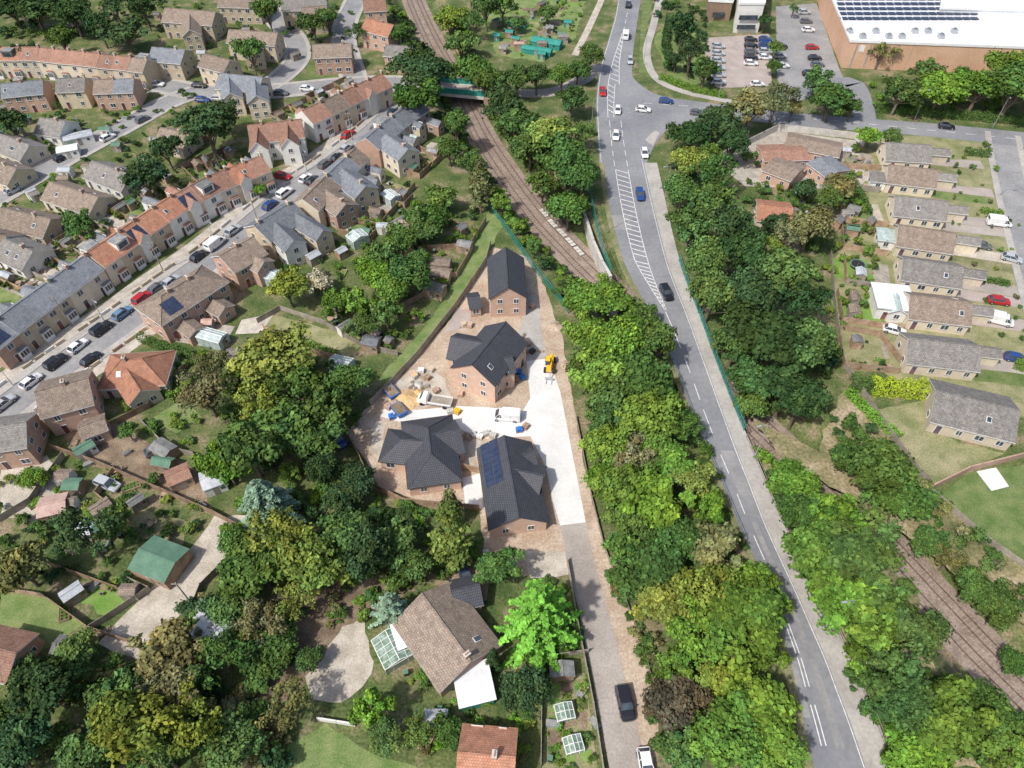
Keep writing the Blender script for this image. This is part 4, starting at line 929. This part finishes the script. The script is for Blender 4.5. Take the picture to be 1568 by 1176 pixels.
def hedge(px,w,h,t,name='hedge'):
    P=GP(px)
    Cs=[];Ns=[]
    for a,c in zip(P[:-1],P[1:]):
        d=(c-a); L=d.length; d.normalize(); n=Vector((-d.y,d.x,0)); m=int(L*(2*h+w)*28)
        t_=rng.uniform(0,L,m); k=rng.uniform(0,2*h+w,m)
        y=np.where(k<h,-w/2,np.where(k<h+w,k-h-w/2,w/2)); z=np.where(k<h,k,np.where(k<h+w,h,k-h-w))
        nx=np.where(k<h,-1.,np.where(k<h+w,0.,1.)); nz=np.where((k>=h)&(k<h+w),1.,0.2)
        bul=1+0.12*np.sin(t_*2.2)
        C=np.stack([a.x+d.x*t_+n.x*y*bul,a.y+d.y*t_+n.y*y*bul,z*bul],1)+rng.normal(size=(m,3))*0.13
        Cs.append(C);Ns.append(np.stack([n.x*nx,n.y*nx,nz],1)+rng.normal(size=(m,3))*0.4)
    C=np.concatenate(Cs);N=np.concatenate(Ns); T=np.ones((len(C),3))*rng.uniform(0.65,1.3,(len(C),1))
    V,Q,T=leaves(C,N,0.17*rng.uniform(.6,1.3,len(C)),T); me=mesh_np(name,V,Q,T,None); o=bpy.data.objects.new(name,me); c=TINT[t]; o.color=(*c,1); col.objects.link(o)
for a in (([(1340,170),(1568,190)],2,2,'m'),([(1010,120),(1060,140),(1110,150)],1.5,1.5,'b'),([(1025,30),(1018,70),(1028,110)],2,2,'d'),([(1475,236),(1515,240)],1.5,1.6,'m'),([(1550,560),(1600,580)],1.5,1.5,'b'),([(1300,270),(1330,330)],1.2,1.5,'m'),([(215,520),(250,535),(300,548)],1.2,1.6,'m'),([(640,975),(655,1020),(650,1060)],1,1.4,'m'),([(270,615),(240,590)],1,1.4,'b'),([(1500,430),(1545,438)],1,1.1,'m'),([(1500,325),(1535,330)],1,1.1,'b'),([(0,150),(60,155),(120,150)],1,1.4,'m'),([(440,520),(520,548)],1.0,1.4,'b'),([(10,700),(60,690)],1,1.5,'m'),([(1298,590),(1330,598)],2.6,2.2,'m'),([(1330,598),(1420,604)],2.8,2.4,'n'),([(1296,602),(1335,640),(1375,672)],1.3,1.2,'v')): hedge(*a)
for x,y,r,t in SHR:
    put('garden_shrub',R.choice(BUSH),x,y,0,r/1.5,r/1.5*R.uniform(.8,1.2),R.choice('mmbdyo'))
# ---------------------------------------------------------------- vehicles
def loft(b,secs,mat,capm=None):
    for r0,r1 in zip(secs[:-1],secs[1:]):
        n=len(r0)
        for i in range(n): b.face([r0[i],r0[(i+1)%n],r1[(i+1)%n],r1[i]],mat)
    b.face(secs[0][::-1],capm or mat); b.face(secs[-1],capm or mat)
def ring(x,hw,z0,z1,c=0.12):
    return [Vector((x,-hw+c,z0)),Vector((x,hw-c,z0)),Vector((x,hw,z0+c)),Vector((x,hw*0.98,z1-c)),Vector((x,hw-c*1.3,z1)),Vector((x,-hw+c*1.3,z1)),Vector((x,-hw*0.98,z1-c)),Vector((x,-hw,z0+c))]
def carmesh(kind):
    b=MB()
    if kind=='car': secs=[(-2.15,.72,.35,.75),(-2.05,.85,.25,.92),(-1.5,.90,.22,.97),(0,.91,.2,.96),(0.95,.90,.2,.93),(1.6,.88,.22,.83),(2.02,.80,.26,.72),(2.15,.62,.34,.6)]
    elif kind=='suv': secs=[(-2.2,.78,.4,.9),(-2.1,.9,.32,1.05),(-1.5,.95,.3,1.1),(0,.95,.28,1.08),(1.0,.94,.28,1.05),(1.7,.92,.3,.98),(2.1,.86,.34,.85),(2.22,.7,.42,.7)]
    else: secs=[(-2.65,.9,.4,1.1),(-2.6,.97,.3,1.15),(-1,1.0,.28,1.15),(1.2,1.0,.28,1.12),(2.0,.96,.3,1.02),(2.5,.9,.34,.9),(2.65,.75,.42,.7)]
    loft(b,[ring(*s) for s in secs],'paint')
    def cabin(xb0,xb1,xt0,xt1,zb,zt,wb,wt,glassrear=True):
        Bq=[Vector((xb0,-wb,zb)),Vector((xb1,-wb,zb)),Vector((xb1,wb,zb)),Vector((xb0,wb,zb))]
        T=[Vector((xt0,-wt,zt)),Vector((xt1,-wt,zt)),Vector((xt1,wt,zt)),Vector((xt0,wt,zt))]
        for i in range(4):
            j=(i+1)%4; mat='glass' if (glassrear or i!=3) else 'paint'
            b.face([Bq[i],Bq[j],T[j],T[i]],mat)
        b.box(((xt0+xt1)/2,0,zt+0.02),(xt1-xt0)/2+0.04,wt+0.03,0.03,'paint',taper=0.93)
        for i in range(4):
            b.cyl(Bq[i],T[i],0.05,0.045,'paint',5,False)
        for s in (-1,1):
            xm=(xb0+xb1)/2; xt=(xt0+xt1)/2; b.cyl((xm,s*wb,zb),(xt,s*wt,zt),0.045,0.04,'paint',5,False)
    if kind=='car': cabin(-1.95,1.0,-1.4,0.15,.93,1.42,.83,.62)
    elif kind=='suv': cabin(-2.1,1.0,-1.85,0.3,1.05,1.65,.88,.7)
    else:
        cabin(0.5,2.0,0.5,1.25,1.08,1.9,.92,.8)
        loft(b,[ring(-2.6,.95,1.0,2.15,.1),ring(-2.3,.97,1.0,2.25,.12),ring(0.55,.97,1.0,2.25,.12),ring(0.8,.9,1.0,2.1,.12)],'paint')
        for s in (-1,1): b.box((-0.9,s*0.985,1.6),0.01,0.01,0.5,'tyre')
        b.box((-2.62,0,1.75),0.01,0.6,0.22,'glass')
    X=1.35 if kind!='van' else 1.65; w=.84 if kind!='van' else .93
    for sx in (-X,X):
        for s in (-1,1):
            b.cyl((sx,s*(w-0.12),.33),(sx,s*(w+0.09),.33),.33,.33,'tyre',14); b.cyl((sx,s*(w+0.08),.33),(sx,s*(w+0.10),.33),.19,.17,'steel',10)
    xf=secs[-1][0]; 
    for s in (-1,1):
        b.box((xf-0.12,s*.56,.62 if kind!='van' else .78),.05,.16,.07,'white'); b.box((-abs(secs[0][0])+0.05,s*.62,.75),.05,.12,.09,'red')
        b.box((0.75 if kind!='van' else 1.75,s*(secs[3][1]+.08),1.0 if kind=='car' else 1.15),.07,.08,.06,'paint')
    b.box((xf-0.02,0,.42),.02,.5,.09,'tyre')
    return b.mesh(kind)
CM={k:carmesh(k) for k in ('car','suv','van')}
CC={'w':(.74,.74,.74),'k':(.015,.016,.02),'g':(.12,.125,.13),'s':(.42,.44,.46),'b':(.02,.06,.22),'r':(.42,.015,.02),'n':(.02,.03,.07),'l':(.12,.22,.35)}
def car(u,v,du,dv,c='s',kind='car',z=0.06):
    p=G(u,v,0.7); q=G(u+du,v+dv,0.7)-p; o=bpy.data.objects.new({'car':'parked_car','suv':'parked_suv','van':'white_van'}[kind],CM[kind])
    o.location=(p.x,p.y,z); o.rotation_euler=(0,0,math.atan2(q.y,q.x)+R.uniform(-.03,.03)); o.color=(*CC[c],1); s=R.uniform(.97,1.05); o.scale=(s,s,s); col.objects.link(o); return o
for u,v,c,k in ((5,617,'s','car'),(47,583,'w','car'),(85,554,'k','suv'),(119,529,'w','car'),(139,549,'k','car'),(155,503,'k','suv'),(187,479,'l','car'),(218,456,'r','suv'),(304,391,'k','car'),(330,373,'w','van'),(357,352,'s','car'),(413,313,'b','car'),(436,295,'w','suv'),(468,272,'w','car'),(497,250,'g','car'),(480,276,'k','car'),(516,240,'k','car'),(530,226,'s','car'),(576,195,'g','car'),(603,172,'n','suv'),(262,430,'s','car'),(240,440,'g','car')):
    car(u,v,40,-31,c,k)
car(433,269,20,4,'r'); car(533,205,20,-15,'r')
for u,v,c,du,dv in ((962,7,'k',5,-30),(946,168,'w',0,30),(943,207,'w',0,30),(923,140,'r',2,30),(987,234,'w',8,30),(980,298,'b',8,30),(1020,448,'k',14,30),(965,92,'s',2,30)):
    car(u,v,du,dv,c,'suv' if c in 'kb' else 'car')
o=car(958,54,3,-30,'w','van')
for u,v,c in ((985,167,'w'),(1020,154,'b'),(1068,172,'g'),(1450,193,'k')): car(u,v,30,3,c)
car(957,1076,10,50,'k','suv'); car(990,1172,10,50,'w'); car(517,672,12,16,'b','suv'); car(712,878,10,30,'n'); 
car(775,637,-30,-2,'w','van'); car(240,687,20,-10,'g'); car(165,741,20,8,'s','suv')
for i in range(6): car(1100,70+i*11,22,1,R.choice('wsgkw'))
for i in range(5): car(1150,60+i*9,22,1,R.choice('wsgk'))
for i in range(4): car(1172,60+i*9,22,1,R.choice('wsgb'))
for u,v,c in ((1232,18,'s'),(1235,32,'g'),(1238,45,'w'),(1244,72,'r'),(1248,88,'k'),(1252,98,'g'),(1195,85,'s'),(1198,100,'w'),(1196,70,'k'),(1160,128,'w'),(1240,112,'k')): car(u,v,22,0,c)
car(1530,490,25,6,'w','van'); car(1530,341,25,3,'w','van'); car(1557,548,25,5,'b'); car(1530,460,20,3,'r'); car(1550,395,20,5,'s'); car(1505,375,20,4,'g'); car(1370,505,20,5,'w')
for u,v,c in ((240,128,'w'),(305,130,'k'),(335,150,'s'),(470,135,'w'),(430,142,'g'),(310,152,'b'),(575,128,'s')): car(u,v,20,1,c)
for u,v,c in ((20,290,'s'),(95,240,'k'),(165,210,'w'),(218,182,'g')): car(u,v,20,-10,c)
def at(px,heading,h=0): 
    p=G(px[0],px[1],h); q=G(px[0]+heading[0],px[1]+heading[1],h)-p; return p,math.atan2(q.y,q.x)
b=MB(); b.box((-1.2,0,.75),2.2,.95,.12,'steel'); b.box((-1.2,0,1.0),2.15,1.0,.05,'wood_g')
for s in (-1,1): b.box((-1.2,s*1.0,1.2),2.15,.03,.2,'white'); 
b.box((-3.35,0,1.2),.03,1.0,.2,'white'); b.box((.98,0,1.5),.03,1.0,.5,'white')
loft(b,[ring(1.15,1.0,.5,2.1,.1),ring(1.9,1.0,.5,2.15,.12),ring(2.6,.98,.5,1.45,.12),ring(2.95,.9,.5,1.2,.12)],'white'); b.box((2.28,0,1.85),.3,.85,.03,'glass',ez=Vector((.75,0,.66)),ex=Vector((.66,0,-.75)))
for sx in (-2.2,2.1):
    for s in (-1,1): b.cyl((sx,s*.75,.4),(sx,s*1.02,.4),.4,.4,'tyre',14)
p,a=at((665,618),(-25,-4)); o=b.obj('flatbed_truck'); o.location=(p.x,p.y,.06); o.rotation_euler=(0,0,a)
b=MB(); b.box((0,0,1.0),2.0,.6,.3,'yellow',taper=.9); b.box((-.9,.1,1.5),.7,.55,.3,'yellow',taper=.8); b.box((.2,-.45,1.75),.6,.42,.6,'glass',taper=.85); b.box((.2,-.45,2.4),.6,.45,.05,'yellow')
b.cyl((-1.8,.25,1.9),(2.2,.25,1.6),.16,.13,'yellow',6); b.cyl((2.2,.25,1.6),(3.3,.25,.5),.12,.1,'steel',6); b.box((3.4,.2,.35),.1,.8,.25,'steel')
for s in (-.3,.7): b.box((3.9,s-.0,.12),.6,.06,.04,'steel')
for sx in (-1.4,1.4):
    for s in (-1,1): b.cyl((sx,s*.65,.55),(sx,s*1.05,.55),.55,.55,'tyre',14); b.cyl((sx,s*1.04,.55),(sx,s*1.07,.55),.25,.22,'yellow',8)
p,a=at((842,562),(-4,30)); o=b.obj('telehandler'); o.location=(p.x,p.y,.06); o.rotation_euler=(0,0,a)
def heap(u,v,r,h,mat,name):
    b=MB(); n=18; rings=[]
    for k in range(5):
        f=k/4; rr=r*(1-f)**0.8; rings.append([Vector((rr*math.cos(6.283*i/n)*(1+.18*math.sin(i*2.3+k)),rr*math.sin(6.283*i/n)*(1+.15*math.cos(i*1.7)),h*f**1.2+R.uniform(-.05,.05)*(f>0))) for i in range(n)])
    for a,c in zip(rings[:-1],rings[1:]):
        for i in range(n): b.face([a[i],a[(i+1)%n],c[(i+1)%n],c[i]],mat)
    p=G(u,v); o=b.obj(name); o.location=(p.x,p.y,0.02)
heap(622,612,2.8,1.4,'sand','sand_heap'); heap(608,618,1.6,.8,'dirt','soil_heap'); heap(640,590,1.4,.6,'stone','rubble_heap'); heap(640,602,1.2,.7,'sand','sand_heap'); heap(850,500,1.5,.7,'dirt','soil_heap'); heap(868,560,1.2,.5,'dirt','soil_heap')
def pallet(u,v,mat,name='brick_pallet'):
    b=MB()
    for i in range(3): b.box((0,-.45+i*.45,.06),.6,.06,.05,'wood')
    b.box((0,0,.13),.6,.5,.02,'wood')
    for i in range(3):
        for j in range(2): b.box((-.38+i*.38,-.24+j*.48,.5-R.choice((0,0,.1))),.17,.22,.34,mat)
    p=G(u,v); o=b.obj(name); o.location=(p.x,p.y,.05); o.rotation_euler=(0,0,R.uniform(0,3))
for i,(u,v,m) in enumerate([(632,575,'br_new'),(645,570,'white'),(655,580,'wood'),(668,600,'br_new'),(690,632,'stone'),(700,632,'yellow'),(795,572,'blue'),(800,580,'blue'),(790,582,'wood'),(725,668,'stone'),(735,670,'white'),(745,666,'stone'),(755,669,'stone'),(815,540,'rt_black'),(808,528,'br_new'),(600,640,'blue'),(595,625,'br_new'),(795,660,'blue'),(705,605,'br_new'),(720,500,'br_new'),(815,470,'br_new'),(745,850,'stone'),(805,655,'wood')]):
    pallet(u,v,m,'building_materials_pallet')
for x,y in pts_in([(620,580),(660,560),(685,600),(640,610)],9): clut(x,y,R.choice(['bulk_bag','timber_pile']))
for x,y in pts_in([(690,500),(735,470),(700,520)],3): clut(x,y,R.choice(['bulk_bag','timber_pile']))
for x,y in pts_in([(700,665),(735,665),(735,690)],4): clut(x,y,'timber_pile')
for x,y in pts_in([(790,470),(830,460),(835,545),(800,540)],4): clut(x,y,'timber_pile')
for u,v in ((600,605),(612,632)):
    b=MB(); b.box((0,0,.65),1.2,.8,.6,'blue',taper=1.25); b.box((0,0,1.27),1.35,.9,.02,'dirt_d'); p=G(u,v); o=b.obj('waste_skip'); o.location=(p.x,p.y,0.05); o.rotation_euler=(0,0,R.uniform(0,3))
# garden sheds & clutter in the back-garden zones
for poly,ns,nc in (([(410,420),(640,300),(735,340),(690,420),(590,540),(540,520)],14,22),([(100,680),(200,690),(330,790),(250,860),(60,850),(10,760)],9,26),([(0,100),(220,135),(180,205),(0,260)],10,14),([(0,320),(190,220),(330,170),(350,200),(100,380),(0,420)],12,16),([(1140,285),(1330,280),(1330,390),(1280,390),(1240,340)],6,10),([(240,500),(390,500),(380,560),(300,550)],3,8),([(240,20),(470,20),(460,110),(260,110)],8,8),([(745,15),(890,0),(865,75),(775,80)],8,36),([(830,1040),(905,1035),(915,1176),(832,1176)],0,6),([(620,1030),(660,1030),(700,1130),(640,1150)],1,5),([(150,860),(220,900),(150,980),(60,930)],2,5)):
    for x,y in pts_in(poly,ns,11): shed(Vector((x,y,0)),Vector((1,0,0)) if R.random()<.5 else Vector((.7,.714,0)),R.uniform(2,3.4),R.uniform(1.7,2.6),R.uniform(1.8,2.2),R.choice(['wood','wood_g','render']),R.choice(['felt','felt','corr','felt_g','rt_brown','rt_grey','pinkcorr']))
    for x,y in pts_in(poly,nc,11): clut(x,y)
def outb(a,bq,w,h,rise,wall,roof,name='outbuilding'):
    o,d,L=frame_from(a,bq,h+rise); P=newparts(); block(P,Vector((0,0,0)),d,L,w,h,rise,'gable',wall,roof,win=False,ovx=.12,ov=.12,fascia=wall)
    ey=Vector((0,0,1)).cross(d); s=-1 if ey.y>0 else 1
    P['door'].box(ey*(s*(w/2-.1))+Vector((0,0,1)),.45,.03,.95,'wood_g',ex=d); P['windows'].box(ey*(s*(w/2-.1))+d*(L*.3)+Vector((0,0,1.3)),.35,.03,.3,'glass',ex=d); finish(name,P,o)
outb((212,840),(268,862),6,2.6,.9,'wood','felt_g','green_roofed_shed')
outb((310,945),(340,975),5,2.3,.4,'wood_g','corr','corrugated_shed'); outb((300,930),(350,935),3,2.2,.3,'wood_g','corr','corrugated_shed')
outb((252,730),(288,715),3.6,2.2,.7,'wood','rt_redbrown','red_roofed_shed'); outb((305,735),(340,722),4,2.3,.6,'render','corr','garage'); outb((55,775),(100,765),4,2.3,.6,'wood','pinkcorr','red_sheet_shed')
outb((232,700),(262,706),2.2,1.8,.6,'wood','felt_g','garden_shed'); outb((80,985),(112,990),3,2.1,.5,'wood','felt','garden_shed'); outb((235,675),(260,690),3,2.0,.5,'wood','felt','garden_shed')
outb((860,1010),(862,1035),3.4,2.2,.5,'wood','felt','garden_shed'); outb((645,408),(690,415),3,2.2,.6,'wood','rt_brown','garden_shed'); outb((650,432),(680,440),3,2.2,.6,'wood','rt_grey','garden_shed'); outb((555,515),(580,520),3,2.2,.6,'wood','rt_slate','garden_shed'); outb((700,368),(722,372),2.6,2.1,.5,'wood','felt','garden_shed'); outb((658,395),(690,398),3,2.2,.6,'wood','rt_brown','garden_shed'); outb((590,515),(600,520),1.8,1.9,.4,'wood','felt','garden_shed')
outb((1200,420),(1220,428),3,2.2,.6,'wood','felt_g'); outb((1300,312),(1320,318),2.5,2,.5,'wood','felt'); outb((1185,395),(1210,402),2.5,2,.5,'wood','corr')
outb((85,228),(118,222),3.5,2.2,.3,'render','metalw','garage'); outb((95,210),(140,200),3.5,2.2,.3,'render','corr','garage')
outb((815,55),(860,62),4,1.8,.8,'teal','teal','netting_tunnel'); outb((800,68),(845,75),3,1.6,.6,'teal','teal','netting_tunnel'); outb((780,30),(800,32),3,1.5,.5,'teal','teal','netting_tunnel')
for u,v in ((770,70),(790,55),(842,38),(800,30),(780,45),(860,48),(830,78),(760,50),(870,30)): outb((u-6,v),(u+6,v+1),2.2,1.8,.5,R.choice(['wood','teal']),R.choice(['felt','corr','teal','felt_g']),'allotment_shed')
def greenhouse(a,bq,w,h=1.8,rise=.7,name='greenhouse',glass='ghglass'):
    o,d,L=frame_from(a,bq,h+rise); b=MB(); ey=Vector((0,0,1)).cross(d); q=lambda x,y,z:d*x+ey*y+Vector((0,0,z))
    n=max(2,int(L/.8))
    for s in (-1,1):
        if glass:
            b.face([q(-L/2,s*w/2,0),q(L/2,s*w/2,0),q(L/2,s*w/2,h),q(-L/2,s*w/2,h)],glass); b.face([q(-L/2,s*w/2,h),q(L/2,s*w/2,h),q(L/2,0,h+rise),q(-L/2,0,h+rise)],glass)
            b.face([q(s*L/2,-w/2,0),q(s*L/2,w/2,0),q(s*L/2,w/2,h),q(s*L/2,0,h+rise),q(s*L/2,-w/2,h)],glass)
        for i in range(n+1):
            x=-L/2+L*i/n; b.cyl(q(x,s*w/2,h),q(x,0,h+rise),.05,.05,'white',4); b.cyl(q(x,s*(w/2+.01),0),q(x,s*(w/2+.01),h),.05,.05,'white',4)
        b.cyl(q(-L/2,s*w/2,h),q(L/2,s*w/2,h),.07,.07,'white',4)
        b.cyl(q(-L/2,s*w/4,h+rise/2+.02),q(L/2,s*w/4,h+rise/2+.02),.04,.04,'white',4)
        for e in (-1,1): b.cyl(q(e*L/2,s*w/4,0),q(e*L/2,s*w/4,h+rise/2),.045,.045,'white',4)
        b.cyl(q(s*L/2,-w/2,h),q(s*L/2,w/2,h),.05,.05,'white',4)
    b.cyl(q(-L/2,0,h+rise),q(L/2,0,h+rise),.07,.07,'white',4)
    b.obj(name,None,o)
M['ghdark']=nmat('clear_greenhouse_glass',(0.10,0.17,0.10),(0.28,0.36,0.30),1.3,0.15,None,3,0,0.3,0,0,0.6)
greenhouse((590,965),(612,1010),4.5,glass='ghdark',name='greenhouse'); greenhouse((505,548),(535,555),3.5); greenhouse((405,412),(425,420),3.5,2.2,.6,'conservatory'); greenhouse((540,352),(552,362),4,2.3,.6,'conservatory'); greenhouse((590,290),(605,300),3,2.3,.5,'conservatory'); greenhouse((305,505),(340,515),3,2.3,.5,'conservatory')
greenhouse((862,1075),(868,1100),2.4,1.2,.4,'fruit_cage','ghdark'); greenhouse((875,1125),(882,1150),2.4,1.2,.4,'fruit_cage','ghdark')
H('white_conservatory',(705,1050),(745,1040),5.5,2.6,0.25,'gable','teal','metalw',win=False,ext=1.5)
H('flat_extension',(612,950),(625,990),3.0,2.4,.15,'gable','white','metalw',win=False)
def lamp(u,v,du,dv,h=9):
    p=G(u,v); q=G(u+du,v+dv)-p; d=q.normalized(); b=MB(); b.cyl((0,0,0),(0,0,1.2),.11,.11,'steel',8); b.cyl((0,0,1.2),(0,0,h),.07,.045,'steel',8); b.cyl((0,0,h),tuple(d*1.4+Vector((0,0,h+.2))),.04,.035,'steel',6)
    b.box(d*1.7+Vector((0,0,h+.2)),.38,.14,.06,'steel',ex=d); o=b.obj('street_lamp'); o.location=(p.x,p.y,0)
for a in ((905,200,20,0),(1018,305,-20,5),(930,355,20,0),(1075,480,-20,5),(1155,700,-20,5),(1275,960,-20,5),(1100,150,0,10),(1240,172,0,10),(1400,183,0,10),(1520,195,0,10),(985,100,-20,0)): lamp(*a)
for a in ((20,590,12,10),(160,492,12,10),(330,372,12,10),(470,262,12,10),(1530,300,10,2)): lamp(*a,6)
def pole(u,v,h=8):
    p=G(u,v); b=MB(); b.cyl((0,0,0),(0,0,h),.13,.09,'wood_g',8); b.box((0,0,h-.4),.7,.05,.05,'wood_g'); o=b.obj('telegraph_pole'); o.location=(p.x,p.y,0)
for u,v in ((298,930),(395,340),(110,500),(250,415),(540,215)): pole(u,v)
# ---------------------------------------------------------------- light, sky, camera
w=bpy.data.worlds.new('World'); scene.world=w; w.use_nodes=True; nt=w.node_tree
sky=nt.nodes.new('ShaderNodeTexSky'); sky.sky_type='NISHITA'; sky.sun_disc=False
EL=math.radians(54); AZ=math.atan2(-0.75,-0.66)
sky.sun_elevation=EL; sky.sun_rotation=AZ; sky.dust_density=3.0; sky.air_density=1.0
nt.links.new(sky.outputs['Color'],nt.nodes['Background'].inputs['Color']); nt.nodes['Background'].inputs['Strength'].default_value=0.15
sd=Vector((math.sin(AZ)*math.cos(EL),math.cos(AZ)*math.cos(EL),math.sin(EL)))
L=bpy.data.lights.new('sun','SUN'); L.energy=4.0; L.angle=math.radians(2); L.color=(1,.96,.90); lo=bpy.data.objects.new('sun',L); lo.rotation_euler=(-sd).to_track_quat('-Z','Y').to_euler(); lo.location=(0,0,150); col.objects.link(lo)
cam=bpy.data.cameras.new('camera'); co=bpy.data.objects.new('camera',cam); col.objects.link(co); co.location=(0,0,CAMH); co.rotation_euler=(math.radians(90)-PITCH,0,0)
cam.sensor_fit='HORIZONTAL'; cam.sensor_width=36; cam.lens=36*F/1568; cam.clip_start=0.5; cam.clip_end=8000; scene.camera=co
scene.view_settings.view_transform='Standard'; scene.view_settings.look='None'; scene.view_settings.exposure=0
print('OBJECTS',len(bpy.data.objects))
